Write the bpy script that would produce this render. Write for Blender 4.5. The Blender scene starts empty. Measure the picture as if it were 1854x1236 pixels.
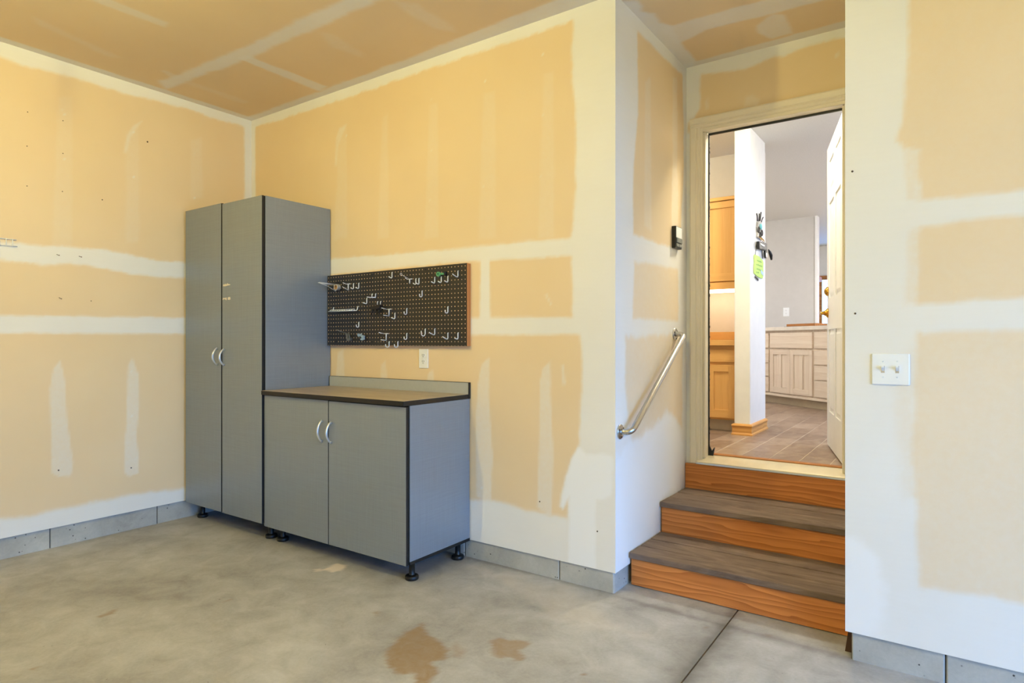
import bpy, bmesh, math, random
import numpy as np
from mathutils import Vector, Matrix

random.seed(7)
scene = bpy.context.scene
col = scene.collection

# ------------------------------------------------------------------ camera
YAW = 0.6101
cam_d = bpy.data.cameras.new('camera')
cam_d.sensor_width = 36.0
cam_d.lens = 36.0 * 1130.0 / 1854.0
cam_d.clip_start = 0.05
cam = bpy.data.objects.new('camera', cam_d)
col.objects.link(cam)
cam.location = (0.0, 0.0, 1.26)
cam.rotation_euler = (math.radians(90), 0.0, YAW)
scene.camera = cam

# ------------------------------------------------------------------ world, exposure
SKY = 12.4
world = bpy.data.worlds.new('sky')
scene.world = world
world.use_nodes = True
bg = world.node_tree.nodes['Background']
bg.inputs['Color'].default_value = (0.155, 0.43, 1.0, 1)
bg.inputs['Strength'].default_value = SKY
vs = scene.view_settings
vs.view_transform = 'Standard'
vs.look = 'None'
vs.gamma = 1.0
vs.use_curve_mapping = False
vs.exposure = 0.0
scene.cycles.use_denoising = True
scene.cycles.use_adaptive_sampling = True
scene.cycles.adaptive_threshold = 0.04
scene.cycles.adaptive_min_samples = 16
scene.cycles.max_bounces = 7
scene.cycles.diffuse_bounces = 5
scene.cycles.glossy_bounces = 3
scene.cycles.sample_clamp_indirect = 12.0
BULB = 1700.0          # emission of the bare garage bulbs
KBULB = 260.0          # kitchen ceiling lamps, added fill lamps too

# ------------------------------------------------------------------ room numbers (metres)
XL, YB, XR, YE, YW, ZC = -4.47, 2.835, -1.355, 3.86, 2.785, 2.985
XW = -0.335           # end of the right-hand wall at the alcove
XE, YS = 3.0, -3.6    # far east and south walls of the garage
ZK, ZKC = 0.53, 2.92  # kitchen floor and ceiling
GD = (-1.3, 2.6, 2.1)  # garage door opening: y0, y1, height


def portal(loc, rot, sx, sy):
    l = bpy.data.lights.new('daylight_portal', 'AREA')
    l.shape = 'RECTANGLE'; l.size = sx; l.size_y = sy
    l.cycles.is_portal = True
    o = bpy.data.objects.new('daylight_portal', l)
    o.location = loc; o.rotation_euler = rot
    col.objects.link(o)


portal((XE + 0.05, (GD[0] + GD[1]) / 2, GD[2] / 2), (0, math.radians(90), 0), GD[2], GD[1] - GD[0])
portal((2.25, 6.1, 1.85), (0, math.radians(90), 0), 1.3, 1.4)

# ------------------------------------------------------------------ helpers: mesh
def lin(c):
    out = []
    for v in c[:3]:
        v = v / 255.0
        out.append(v / 12.92 if v <= 0.04045 else ((v + 0.055) / 1.055) ** 2.4)
    return (out[0], out[1], out[2], 1.0)


def box(bm, x0, x1, y0, y1, z0, z1, bev=0.0, seg=1):
    v = [bm.verts.new(p) for p in ((x0, y0, z0), (x1, y0, z0), (x1, y1, z0), (x0, y1, z0),
                                   (x0, y0, z1), (x1, y0, z1), (x1, y1, z1), (x0, y1, z1))]
    fs = [bm.faces.new([v[i] for i in f]) for f in ((0, 3, 2, 1), (4, 5, 6, 7), (0, 1, 5, 4),
                                                    (1, 2, 6, 5), (2, 3, 7, 6), (3, 0, 4, 7))]
    if bev:
        es = list({e for f in fs for e in f.edges})
        bmesh.ops.bevel(bm, geom=es, offset=bev, segments=seg, affect='EDGES', profile=0.5)
    return bm


def B(*a, **k):
    return box(bmesh.new(), *a, **k)


def tube(bm, pts, r, seg=8, closed=False, flat=1.0):
    """round bar through a list of points; r may be a list"""
    P = [Vector(p) for p in pts]
    n = len(P)
    R = r if isinstance(r, (list, tuple)) else [r] * n
    rings = []
    up = None
    for i in range(n):
        if closed:
            t = (P[(i + 1) % n] - P[i - 1]).normalized()
        else:
            t = (P[min(i + 1, n - 1)] - P[max(i - 1, 0)]).normalized()
        if up is None:
            up = Vector((0, 0, 1)) if abs(t.z) < 0.9 else Vector((1, 0, 0))
        a = t.cross(up)
        if a.length < 1e-6:
            a = t.cross(Vector((0, 1, 0)))
        a.normalize()
        b = a.cross(t).normalized()
        up = b
        rings.append([bm.verts.new(P[i] + (a * math.cos(w) + b * math.sin(w) * flat) * R[i])
                      for w in (2 * math.pi * k / seg for k in range(seg))])
    m = n if closed else n - 1
    for i in range(m):
        A, Bq = rings[i], rings[(i + 1) % n]
        for k in range(seg):
            f = bm.faces.new((A[k], A[(k + 1) % seg], Bq[(k + 1) % seg], Bq[k]))
            f.smooth = True
    if not closed:
        bm.faces.new(list(reversed(rings[0])))
        bm.faces.new(rings[-1])
    return bm


def lathe(bm, prof, o=(0, 0, 0), axis='z', seg=20):
    """profile of (radius, height) turned about an axis through o"""
    o = Vector(o)
    def P(r, h, w):
        a, b = r * math.cos(w), r * math.sin(w)
        if axis == 'z':
            return o + Vector((a, b, h))
        if axis == 'y':
            return o + Vector((a, h, b))
        return o + Vector((h, a, b))
    rings = []
    for r, h in prof:
        rings.append([bm.verts.new(P(max(r, 1e-4), h, 2 * math.pi * k / seg)) for k in range(seg)])
    for A, Bq in zip(rings, rings[1:]):
        for k in range(seg):
            f = bm.faces.new((A[k], A[(k + 1) % seg], Bq[(k + 1) % seg], Bq[k]))
            f.smooth = True
    bm.faces.new(list(reversed(rings[0])))
    bm.faces.new(rings[-1])
    bmesh.ops.recalc_face_normals(bm, faces=bm.faces[:])
    return bm


def prism(bm, pts, axis, a0, a1):
    """extrude a 2-D outline along an axis: 'x' -> (y,z), 'y' -> (x,z), 'z' -> (x,y)"""
    def P(u, v, a):
        return {'x': (a, u, v), 'y': (u, a, v), 'z': (u, v, a)}[axis]
    A = [bm.verts.new(P(u, v, a0)) for u, v in pts]
    Bq = [bm.verts.new(P(u, v, a1)) for u, v in pts]
    n = len(pts)
    bm.faces.new(A); bm.faces.new(list(reversed(Bq)))
    for i in range(n):
        bm.faces.new((A[i], Bq[i], Bq[(i + 1) % n], A[(i + 1) % n]))
    bmesh.ops.recalc_face_normals(bm, faces=bm.faces[:])
    return bm


def wloc(o):
    v = Vector((0, 0, 0))
    while o is not None:
        v = v + o.location
        o = o.parent
    return v


def obj(name, bm, m, parent=None, loc=None, local=False):
    """link a bmesh given in world coordinates (or local ones) as one mesh object"""
    me = bpy.data.meshes.new(name)
    base = Vector(loc) if loc is not None else Vector((0, 0, 0))
    if parent is not None and not local:
        base = wloc(parent)
    if not local and base.length > 0:
        bmesh.ops.translate(bm, vec=-base, verts=bm.verts[:])
    bm.to_mesh(me); bm.free()
    if isinstance(m, (list, tuple)):
        for q in m:
            me.materials.append(q)
    else:
        me.materials.append(m)
    o = bpy.data.objects.new(name, me)
    if parent is not None:
        o.parent = parent
    elif loc is not None:
        o.location = loc
    col.objects.link(o)
    return o


def tag(o, label, cat, group=None):
    o['label'] = label
    o['category'] = cat
    if group:
        o['group'] = group
    return o


def struct(o, label=None):
    o['kind'] = 'structure'
    if label:
        o['label'] = label
    return o


def thing(name, label, cat, loc, rz=0.0, group=None):
    o = bpy.data.objects.new(name, None)
    o.empty_display_size = 0.05
    o.location = loc
    o.rotation_euler = (0, 0, rz)
    col.objects.link(o)
    return tag(o, label, cat, group)


# ------------------------------------------------------------------ helpers: materials
class NT:
    def __init__(self, name):
        self.m = bpy.data.materials.new(name)
        self.m.use_nodes = True
        self.t = self.m.node_tree
        self.p = self.t.nodes['Principled BSDF']

    def n(self, typ, **kw):
        q = self.t.nodes.new(typ)
        for k, v in kw.items():
            setattr(q, k, v)
        return q

    def l(self, a, b):
        self.t.links.new(a, b)

    def coord(self, scale=(1, 1, 1), which='Object'):
        tc = self.n('ShaderNodeTexCoord')
        mp = self.n('ShaderNodeMapping')
        mp.inputs['Scale'].default_value = scale
        self.l(tc.outputs[which], mp.inputs['Vector'])
        return mp.outputs['Vector']

    def pos(self, scale=(1, 1, 1)):
        g = self.n('ShaderNodeNewGeometry')
        mp = self.n('ShaderNodeMapping')
        mp.inputs['Scale'].default_value = scale
        self.l(g.outputs['Position'], mp.inputs['Vector'])
        return mp.outputs['Vector']

    def noise(self, vec, scale, detail=4, rough=0.55, dist=0.0):
        q = self.n('ShaderNodeTexNoise')
        q.inputs['Scale'].default_value = scale
        q.inputs['Detail'].default_value = detail
        q.inputs['Roughness'].default_value = rough
        q.inputs['Distortion'].default_value = dist
        self.l(vec, q.inputs['Vector'])
        return q.outputs['Fac']

    def ramp(self, fac, stops):
        q = self.n('ShaderNodeValToRGB')
        e = q.color_ramp.elements
        while len(e) < len(stops):
            e.new(0.5)
        for el, (p, c) in zip(e, stops):
            el.position = p
            el.color = c if len(c) == 4 else (*c, 1)
        self.l(fac, q.inputs['Fac'])
        return q.outputs['Color']

    def mix(self, fac, a, b, mode='MIX'):
        q = self.n('ShaderNodeMix', data_type='RGBA', blend_type=mode)
        for s, v in ((q.inputs['Factor'], fac), (q.inputs['A'], a), (q.inputs['B'], b)):
            if isinstance(v, (int, float)):
                s.default_value = v
            elif isinstance(v, (tuple, list)):
                s.default_value = v
            else:
                self.l(v, s)
        return q.outputs['Result']

    def math(self, op, a, b=0.0, clamp=False):
        q = self.n('ShaderNodeMath', operation=op, use_clamp=clamp)
        for s, v in ((q.inputs[0], a), (q.inputs[1], b)):
            if isinstance(v, (int, float)):
                s.default_value = v
            else:
                self.l(v, s)
        return q.outputs[0]

    def attr(self, name):
        q = self.n('ShaderNodeAttribute')
        q.attribute_name = name
        return q.outputs['Fac']

    def bump(self, h, strength, dist=0.01):
        q = self.n('ShaderNodeBump')
        q.inputs['Strength'].default_value = strength
        q.inputs['Distance'].default_value = dist
        self.l(h, q.inputs['Height'])
        self.l(q.outputs['Normal'], self.p.inputs['Normal'])

    def set(self, color=None, rough=None, metal=None, spec=None):
        for k, v in (('Base Color', color), ('Roughness', rough), ('Metallic', metal), ('Specular IOR Level', spec)):
            if v is None:
                continue
            if isinstance(v, (int, float, tuple, list)):
                self.p.inputs[k].default_value = v
            else:
                self.l(v, self.p.inputs[k])
        return self


def plain(name, rgb, rough=0.5, metal=0.0, spec=0.5, var=0.06, vscale=12.0):
    k = NT(name)
    c = lin(rgb)
    f = k.noise(k.coord(), vscale, 3)
    d = tuple(max(0.0, v * (1 - var)) for v in c[:3]) + (1,)
    u = tuple(min(1.0, v * (1 + var)) for v in c[:3]) + (1,)
    k.set(k.ramp(f, [(0.3, d), (0.7, u)]), rough, metal, spec)
    return k.m


def wood(name, light, dark, along='x', across='z', rings=9.0, dist=7.0, knots=0.0, rough=0.55, grain=0.35, stretch=0.16):
    k = NT(name)
    oi = k.n('ShaderNodeObjectInfo')
    tc = k.n('ShaderNodeTexCoord')
    add = k.n('ShaderNodeVectorMath', operation='MULTIPLY_ADD')
    comb = k.n('ShaderNodeCombineXYZ')
    for i in range(3):
        k.l(oi.outputs['Random'], comb.inputs[i])
    k.l(comb.outputs[0], add.inputs[0])
    add.inputs[1].default_value = (13.1, 7.7, 4.3)
    k.l(tc.outputs['Object'], add.inputs[2])
    s = {'x': 1.0, 'y': 1.0, 'z': 1.0}
    s[along] = stretch
    mp = k.n('ShaderNodeMapping')
    mp.inputs['Scale'].default_value = (s['x'], s['y'], s['z'])
    k.l(add.outputs[0], mp.inputs['Vector'])
    v = mp.outputs['Vector']
    w = k.n('ShaderNodeTexWave', wave_type='BANDS', bands_direction=across.upper(), wave_profile='SAW')
    w.inputs['Scale'].default_value = rings
    w.inputs['Distortion'].default_value = dist
    w.inputs['Detail'].default_value = 2.0
    w.inputs['Detail Scale'].default_value = 1.3
    k.l(v, w.inputs['Vector'])
    s2 = dict(s); s2[along] = 0.03
    mp2 = k.n('ShaderNodeMapping')
    mp2.inputs['Scale'].default_value = (s2['x'], s2['y'], s2['z'])
    k.l(add.outputs[0], mp2.inputs['Vector'])
    g = k.noise(mp2.outputs['Vector'], 130.0, 4, 0.6)
    mixf = k.math('ADD', k.math('MULTIPLY', w.outputs['Fac'], 1 - grain), k.math('MULTIPLY', g, grain))
    c = k.ramp(mixf, [(0.25, lin(light)), (0.62, tuple((a + b) / 2 for a, b in zip(lin(light), lin(dark)))), (0.9, lin(dark))])
    big = k.noise(v, 2.2, 2)
    c = k.mix(k.math('MULTIPLY', big, 0.5), c, tuple(q * 0.72 for q in lin(light)[:3]) + (1,), 'MIX')
    if knots:
        mp3 = k.n('ShaderNodeMapping')
        s3 = dict(s); s3[along] = 0.55
        mp3.inputs['Scale'].default_value = (s3['x'], s3['y'], s3['z'])
        k.l(add.outputs[0], mp3.inputs['Vector'])
        vo = k.n('ShaderNodeTexVoronoi')
        vo.inputs['Scale'].default_value = knots
        k.l(mp3.outputs['Vector'], vo.inputs['Vector'])
        kf = k.ramp(vo.outputs['Distance'], [(0.05, (1, 1, 1)), (0.12, (0, 0, 0))])
        c = k.mix(kf, c, lin((84, 48, 22)))
    k.set(c, rough, 0, 0.35)
    k.bump(mixf, 0.08, 0.004)
    return k.m

# ------------------------------------------------------------------ joint compound and stain outlines, metres on each surface
# (value, opacity, edge softness, edge raggedness, outline)
MASKS = {
 'left': [
  (1, 1, 0.012, 0.014, [(-1.6, 1.823), (1.255, 1.833), (1.335, 1.831), (1.531, 1.842), (1.746, 1.851), (1.929, 1.844), (2.126, 1.821), (2.313, 1.818), (2.764, 1.821), (2.764, 1.723), (2.313, 1.719), (2.126, 1.703), (1.966, 1.712), (1.813, 1.738), (1.605, 1.738), (1.472, 1.715), (1.333, 1.73), (-1.6, 1.708)]),
  (1, 1, 0.01, 0.006, [(-1.6, 1.406), (1.255, 1.411), (2.313, 1.431), (2.834, 1.439), (2.834, 1.314), (2.313, 1.313), (1.255, 1.309), (-1.6, 1.306)]),
  (1, 1, 0.02, 0.012, [(-1.6, 0.253), (1.255, 0.235), (1.416, 0.224), (1.531, 0.231), (1.746, 0.237), (1.984, 0.235), (2.313, 0.22), (2.848, 0.213), (2.848, -0.22), (-1.6, 0.048)]),
  (1, 0.5, 0.006, 0.003, [(1.555, 1.153), (1.514, 1.093), (1.497, 0.98), (1.5, 0.819), (1.508, 0.549), (1.511, 0.458), (1.546, 0.431), (1.608, 0.424), (1.623, 0.504), (1.608, 0.606), (1.587, 0.793), (1.578, 1.009)]),
  (1, 0.5, 0.006, 0.003, [(1.966, 1.151), (1.939, 1.104), (1.932, 0.902), (1.925, 0.686), (1.915, 0.53), (1.915, 0.395), (1.942, 0.361), (2.001, 0.373), (2.008, 0.461), (1.991, 0.627), (2.008, 0.822), (2.005, 1.031)]),
  (1, 0.13, 0.012, 0.006, [(1.54, 2.757), (1.614, 2.78), (1.614, 1.839), (1.511, 1.826)]),
  (1, 0.42, 0.008, 0.003, [(2.029, 2.753), (1.966, 2.702), (1.932, 2.63), (1.912, 2.507), (1.929, 2.511), (1.953, 2.617), (1.994, 2.695)]),
  (1, 0.15, 0.012, 0.006, [(1.925, 2.646), (2.008, 2.725), (2.008, 1.924), (1.925, 1.913)]),
  (1, 0.15, 0.01, 0.006, [(2.356, 2.705), (2.437, 2.754), (2.45, 2.305), (2.356, 2.287)]),
  (0, 0.25, 0.012, 0.006, [(1.915, 1.21), (1.939, 1.236), (1.966, 1.21), (1.987, 1.124), (2.001, 1.05), (1.98, 1.106), (1.953, 1.151), (1.925, 1.144), (1.905, 1.035), (1.902, 1.108)]),
 ],
 'back': [
  (1, 1, 0.012, 0.008, [(-1.6, 2.924), (-1.594, 2.602), (-1.578, 2.312), (-1.581, 2.084), (-1.607, 1.801), (-1.6, 1.6), (-1.6, 1.384), (-1.555, 1.295), (-1.542, 1.199), (-1.545, 0.971), (-1.565, 0.72), (-1.607, 0.652), (-1.647, 0.504), (-1.674, 0.39), (-1.653, 0.381), (-1.624, 0.449), (-1.63, 0.333), (-1.63, -0.013), (-1.308, 0.059), (-1.308, 2.996), (-1.6, 3.091)]),
  (1, 1, 0.01, 0.008, [(-4.45, 1.844), (-3.513, 1.829), (-2.968, 1.821), (-2.497, 1.813), (-2.008, 1.805), (-1.555, 1.796), (-1.555, 1.708), (-1.61, 1.706), (-2.143, 1.717), (-2.28, 1.727), (-3.513, 1.726), (-4.45, 1.736)]),
  (1, 1, 0.008, 0.005, [(-2.203, 1.747), (-2.135, 1.741), (-2.131, 1.38), (-2.211, 1.382)]),
  (1, 1, 0.01, 0.006, [(-4.45, 1.443), (-2.28, 1.396), (-1.61, 1.388), (-1.539, 1.386), (-1.539, 1.295), (-2.28, 1.3), (-4.45, 1.313)]),
  (1, 1, 0.015, 0.01, [(-4.45, 0.184), (-2.28, 0.346), (-2.057, 0.362), (-1.89, 0.345), (-1.62, 0.34), (-1.62, -0.011), (-4.45, -0.644)]),
  (1, 0.5, 0.006, 0.003, [(-2.139, 1.17), (-2.191, 1.135), (-2.223, 1.01), (-2.235, 0.802), (-2.231, 0.362), (-2.127, 0.352), (-2.115, 0.61), (-2.143, 0.963)]),
  (1, 0.5, 0.006, 0.003, [(-1.731, 1.158), (-1.78, 1.122), (-1.801, 1.027), (-1.804, 0.738), (-1.818, 0.362), (-1.724, 0.332), (-1.714, 0.653), (-1.731, 0.982)]),
  (1, 0.5, 0.006, 0.003, [(-1.667, 1.139), (-1.653, 1.137), (-1.64, 1.036), (-1.657, 1.035)]),
  (1, 0.5, 0.005, 0.003, [(-1.769, 1.509), (-1.755, 1.512), (-1.718, 1.451), (-1.728, 1.446)]),
  (1, 0.16, 0.012, 0.006, [(-3.426, 2.726), (-3.358, 2.727), (-3.346, 1.967), (-3.484, 1.965)]),
  (1, 0.16, 0.012, 0.006, [(-3.004, 2.715), (-2.958, 2.719), (-2.948, 1.929), (-3.055, 1.925)]),
  (1, 0.16, 0.012, 0.006, [(-2.595, 2.705), (-2.532, 2.704), (-2.523, 1.888), (-2.64, 1.886)]),
  (1, 0.16, 0.012, 0.006, [(-2.179, 2.677), (-2.1, 2.672), (-2.092, 1.847), (-2.219, 1.847)]),
  (1, 0.16, 0.012, 0.006, [(-1.776, 2.689), (-1.714, 2.686), (-1.707, 1.81), (-1.811, 1.809)]),
  (1, 0.35, 0.008, 0.003, [(-3.352, 2.738), (-3.432, 2.723), (-3.466, 2.665), (-3.478, 2.476), (-3.455, 2.472), (-3.437, 2.614), (-3.397, 2.679)]),
  (1, 0.4, 0.008, 0.004, [(-3.443, 1.185), (-3.386, 1.209), (-3.375, 0.99), (-3.466, 0.987)]),
  (1, 0.45, 0.006, 0.003, [(-2.572, 1.093), (-2.604, 1.066), (-2.622, 1.011), (-2.559, 1.006), (-2.559, 1.067)]),
  (1, 0.4, 0.008, 0.004, [(-3.019, 1.111), (-2.978, 1.14), (-2.958, 1.005), (-3.029, 1.003)]),
 ],
 'ret': [
  (0, 1, 0.012, 0.01, [(3.102, 2.909), (3.792, 2.918), (3.812, 2.359), (3.743, 1.826), (3.354, 1.82), (3.052, 1.824), (3.045, 2.066), (3.073, 2.276), (3.116, 2.552)]),
  (0, 0.75, 0.014, 0.01, [(3.059, 1.68), (3.715, 1.704), (3.715, 1.386), (3.045, 1.38)]),
  (0, 0.7, 0.02, 0.02, [(2.956, 1.284), (3.63, 1.301), (3.802, 1.296), (3.773, 0.734), (3.594, 0.836), (3.378, 0.778), (3.267, 0.705), (3.08, 0.671), (2.99, 0.821), (2.956, 1.128)]),
  (1, 0.25, 0.012, 0.006, [(3.205, 2.671), (3.282, 2.728), (3.298, 1.871), (3.19, 1.885)]),
  (1, 0.3, 0.012, 0.012, [(3.621, 2.845), (3.696, 2.871), (3.715, 1.829), (3.603, 1.849)]),
 ],
 'entry': [
  (0, 1, 0.01, 0.012, [(-1.263, 2.923), (-1.0, 2.885), (-0.859, 2.924), (-0.768, 2.916), (-0.542, 2.937), (-0.385, 2.914), (-0.385, 2.393), (-1.347, 2.578), (-1.344, 2.64), (-1.315, 2.655), (-1.273, 2.715)]),
  (1, 0.3, 0.012, 0.008, [(-0.993, 2.721), (-0.955, 2.726), (-0.915, 2.691), (-0.924, 2.654), (-1.0, 2.663)]),
  (1, 0.45, 0.006, 0.006, [(-0.517, 2.853), (-0.495, 2.866), (-0.492, 2.838), (-0.514, 2.822)]),
  (1, 0.3, 0.008, 0.005, [(-1.239, 2.746), (-1.222, 2.766), (-1.211, 2.702), (-1.232, 2.693)]),
 ],
 'right': [
  (0, 0.85, 0.012, 0.008, [(-0.123, 2.673), (-0.126, 2.34), (-0.139, 2.135), (-0.144, 2.083), (-0.162, 2.024), (-0.137, 1.992), (-0.09, 1.975), (-0.088, 1.785), (0.07, 1.783), (1.45, 1.796), (1.45, 2.533)]),
  (0, 0.35, 0.012, 0.008, [(-0.139, 1.992), (-0.09, 1.975), (-0.09, 1.781), (-0.132, 1.791)]),
  (0, 0.85, 0.012, 0.008, [(-0.091, 1.689), (0.03, 1.696), (1.45, 1.7), (1.45, 1.417), (0.048, 1.408), (-0.097, 1.397)]),
  (0, 0.35, 0.016, 0.01, [(-0.128, 1.684), (-0.09, 1.688), (-0.093, 1.397), (-0.132, 1.399)]),
  (0, 0.7, 0.014, 0.01, [(-0.09, 1.29), (0.062, 1.297), (1.45, 1.304), (1.45, 0.367), (0.145, 0.358), (0.062, 0.35), (-0.093, 0.335), (-0.098, 0.679), (-0.112, 0.81), (-0.105, 1.091)]),
  (0, 0.3, 0.03, 0.02, [(-0.185, 1.088), (-0.114, 1.215), (-0.09, 1.29), (-0.097, 0.677), (-0.132, 0.672), (-0.158, 0.879)]),
 ],
 'ceil': [
  (1, 0.85, 0.02, 0.016, [(-4.28, 2.053), (-3.391, 2.097), (-2.587, 2.088), (0.3, 2.085), (0.3, 2.2), (-2.73, 2.203), (-3.551, 2.196), (-4.399, 2.147)]),
  (1, 0.8, 0.01, 0.006, [(-3.548, 2.161), (-3.469, 2.163), (-3.447, 2.745), (-3.559, 2.769)]),
  (1, 0.5, 0.012, 0.006, [(-3.47, 1.3), (-3.469, 1.384), (-3.461, 1.707), (-3.529, 1.717), (-3.554, 1.38)]),
  (1, 0.22, 0.02, 0.01, [(-3.981, 1.259), (-4.122, 1.751), (-4.177, 1.712), (-4.061, 1.309)]),
  (1, 0.4, 0.01, 0.006, [(-4.114, 1.974), (-4.077, 1.99), (-4.099, 2.106), (-4.187, 2.097)]),
  (1, 0.28, 0.02, 0.012, [(-2.305, 2.247), (-2.228, 2.339), (-2.237, 2.41), (-2.216, 2.598), (-2.248, 2.673), (-2.314, 2.582), (-2.338, 2.442)]),
  (1, 0.2, 0.02, 0.012, [(-2.874, 2.25), (-2.838, 2.29), (-2.866, 2.567), (-2.924, 2.588), (-2.961, 2.389)]),
  (1, 0.2, 0.02, 0.012, [(-4.112, 2.149), (-4.133, 2.598), (-4.195, 2.594), (-4.186, 2.151)]),
  (1, 0.9, 0.016, 0.014, [(-1.374, 2.898), (-1.276, 2.954), (-1.304, 3.063), (-1.267, 3.122), (-1.276, 3.22), (-1.238, 3.283), (-1.271, 3.521), (-1.276, 3.795), (-1.338, 3.885), (-1.369, 3.873)]),
  (1, 0.8, 0.012, 0.01, [(-1.303, 3.288), (-0.745, 3.313), (-0.528, 3.299), (-0.29, 3.356), (-0.349, 3.493), (-0.527, 3.49), (-0.693, 3.483), (-1.099, 3.453), (-1.284, 3.52)]),
  (1, 0.7, 0.014, 0.01, [(-0.858, 3.562), (-0.762, 3.488), (-0.703, 3.53), (-0.716, 3.758), (-0.822, 3.762), (-0.868, 3.652)]),
 ],
 'floor': [
  (1, 0.9, 0.01, 0.02, [(-1.926, 1.953), (-1.902, 2.014), (-1.83, 1.989), (-1.755, 1.993), (-1.689, 1.969), (-1.659, 1.945), (-1.628, 1.875), (-1.655, 1.83), (-1.601, 1.793), (-1.565, 1.701), (-1.603, 1.674), (-1.665, 1.733), (-1.72, 1.685), (-1.8, 1.728), (-1.853, 1.77), (-1.881, 1.834)]),
  (1, 0.45, 0.015, 0.02, [(-1.71, 1.983), (-1.691, 2.025), (-1.603, 1.972), (-1.588, 1.919), (-1.63, 1.9)]),
  (1, 0.75, 0.008, 0.015, [(-1.586, 2.099), (-1.557, 2.137), (-1.439, 2.184), (-1.426, 2.152), (-1.434, 2.102), (-1.382, 2.073), (-1.371, 2.029), (-1.405, 2.021), (-1.44, 2.033), (-1.449, 1.989), (-1.496, 2.004)]),
  (1, 0.7, 0.006, 0.004, [(-3.202, 1.253), (-3.214, 1.346), (-3.174, 1.315), (-3.173, 1.259)]),
  (1, 0.6, 0.005, 0.003, [(-2.875, 1.674), (-2.879, 1.719), (-2.856, 1.702), (-2.865, 1.673)]),
  (1, 0.7, 0.005, 0.003, [(-2.899, 0.91), (-2.893, 0.929), (-2.872, 0.919), (-2.883, 0.906)]),
  (1, 0.5, 0.006, 0.006, [(-2.191, 2.002), (-2.196, 2.034), (-2.157, 2.026), (-2.153, 1.994)]),
  (1, 0.6, 0.006, 0.006, [(-1.932, 2.038), (-1.933, 2.058), (-1.912, 2.053), (-1.911, 2.034)]),
  (1, 0.9, 0.006, 0.006, [(-1.136, 2.084), (-1.134, 2.097), (-1.122, 2.094), (-1.125, 2.08)]),
  (1, 0.9, 0.006, 0.006, [(-0.88, 2.735), (-0.876, 2.753), (-0.864, 2.746), (-0.868, 2.728)]),
  (1, 0.5, 0.006, 0.006, [(-0.645, 2.817), (-0.639, 2.84), (-0.625, 2.831), (-0.632, 2.808)]),
  (1, 0.5, 0.006, 0.006, [(-0.784, 2.751), (-0.781, 2.764), (-0.773, 2.759), (-0.776, 2.745)]),
  (1, 0.4, 0.006, 0.006, [(-1.577, 1.839), (-1.576, 1.854), (-1.56, 1.851), (-1.56, 1.836)]),
  (1, 0.3, 0.006, 0.006, [(-0.593, 2.598), (-0.588, 2.614), (-0.578, 2.609), (-0.583, 2.593)]),
  (2, 0.9, 0.006, 0.012, [(-2.833, 2.23), (-2.837, 2.289), (-2.834, 2.334), (-2.783, 2.338), (-2.748, 2.289), (-2.748, 2.229), (-2.787, 2.242)]),
  (2, 0.6, 0.005, 0.01, [(-2.876, 2.2), (-2.859, 2.232), (-2.817, 2.221), (-2.838, 2.186)]),
 ],
}
FRESH = {
 'back': [(1, 0.9, 0.012, 0.01, [(-1.565, 0.72), (-1.604, 0.659), (-1.64, 0.533), (-1.677, 0.395), (-1.653, 0.381), (-1.617, 0.456), (-1.627, 0.045), (-1.466, 0.066), (-1.46, 0.459), (-1.374, 0.485), (-1.368, 0.692), (-1.517, 0.69)])],
 'ret': [(1, 0.9, 0.03, 0.03, [(2.808, 0.656), (3.004, 0.74), (3.145, 0.751), (3.338, 0.795), (3.531, 0.849), (3.658, 0.787), (3.792, 0.636), (3.832, 0.353), (3.462, 0.359), (3.378, 0.188), (2.808, 0.057)])],
 'right': [(1, 0.8, 0.03, 0.03, [(-0.345, 0.499), (-0.274, 0.49), (-0.226, 0.424), (-0.203, 0.322), (-0.211, 0.108), (-0.345, 0.093)])],
}


EXTRA = {
    'left': [(1, 1, .012, .014, [(-1.6, 2.88), (0.6, 2.885), (1.25, 2.888), (1.9, 2.902), (2.3, 2.918), (2.78, 2.925), (2.84, 3.0), (-1.6, 3.0)]),
             (1, 1, .01, .006, [(2.775, 0.0), (2.85, 0.0), (2.85, 3.0), (2.775, 3.0)])],
    'back': [(1, 1, .010, .012, [(-4.5, 2.925), (-3.6, 2.92), (-2.9, 2.915), (-2.6, 2.922), (-1.3, 2.918), (-1.3, 3.0), (-4.5, 3.0)]),
             (1, 1, .01, .006, [(-4.5, 0.0), (-4.415, 0.0), (-4.415, 3.0), (-4.5, 3.0)])],
    'ceil': [(1, .8, .01, .006, [(-4.5, -1.6), (-4.40, -1.6), (-4.40, 2.9), (-4.5, 2.9)]),
             (1, .8, .012, .012, [(-4.5, 2.765), (-3.2, 2.765), (-2.2, 2.74), (-1.9, 2.72), (-1.3, 2.70), (-1.3, 2.9), (-4.5, 2.9)]),
             (1, .8, .01, .01, [(-1.4, 3.80), (-0.9, 3.79), (-0.3, 3.77), (-0.3, 3.9), (-1.4, 3.9)])],
}


def dots(px, rad=0.006, op=0.8):
    return [(1, op, .002, .0, [(u - rad, v), (u, v - rad), (u + rad, v), (u, v + rad)]) for u, v in px]


_rng = np.random.RandomState(3)
_lat = _rng.rand(256, 256)


def vnoise(u, v, s):
    u = u * s + 57.3; v = v * s + 91.7
    i = np.floor(u).astype(int); j = np.floor(v).astype(int)
    a = u - i; b = v - j
    a = a * a * (3 - 2 * a); b = b * b * (3 - 2 * b)
    L = lambda p, q: _lat[p % 256, q % 256]
    return (L(i, j) * (1 - a) + L(i + 1, j) * a) * (1 - b) + (L(i, j + 1) * (1 - a) + L(i + 1, j + 1) * a) * b


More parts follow.
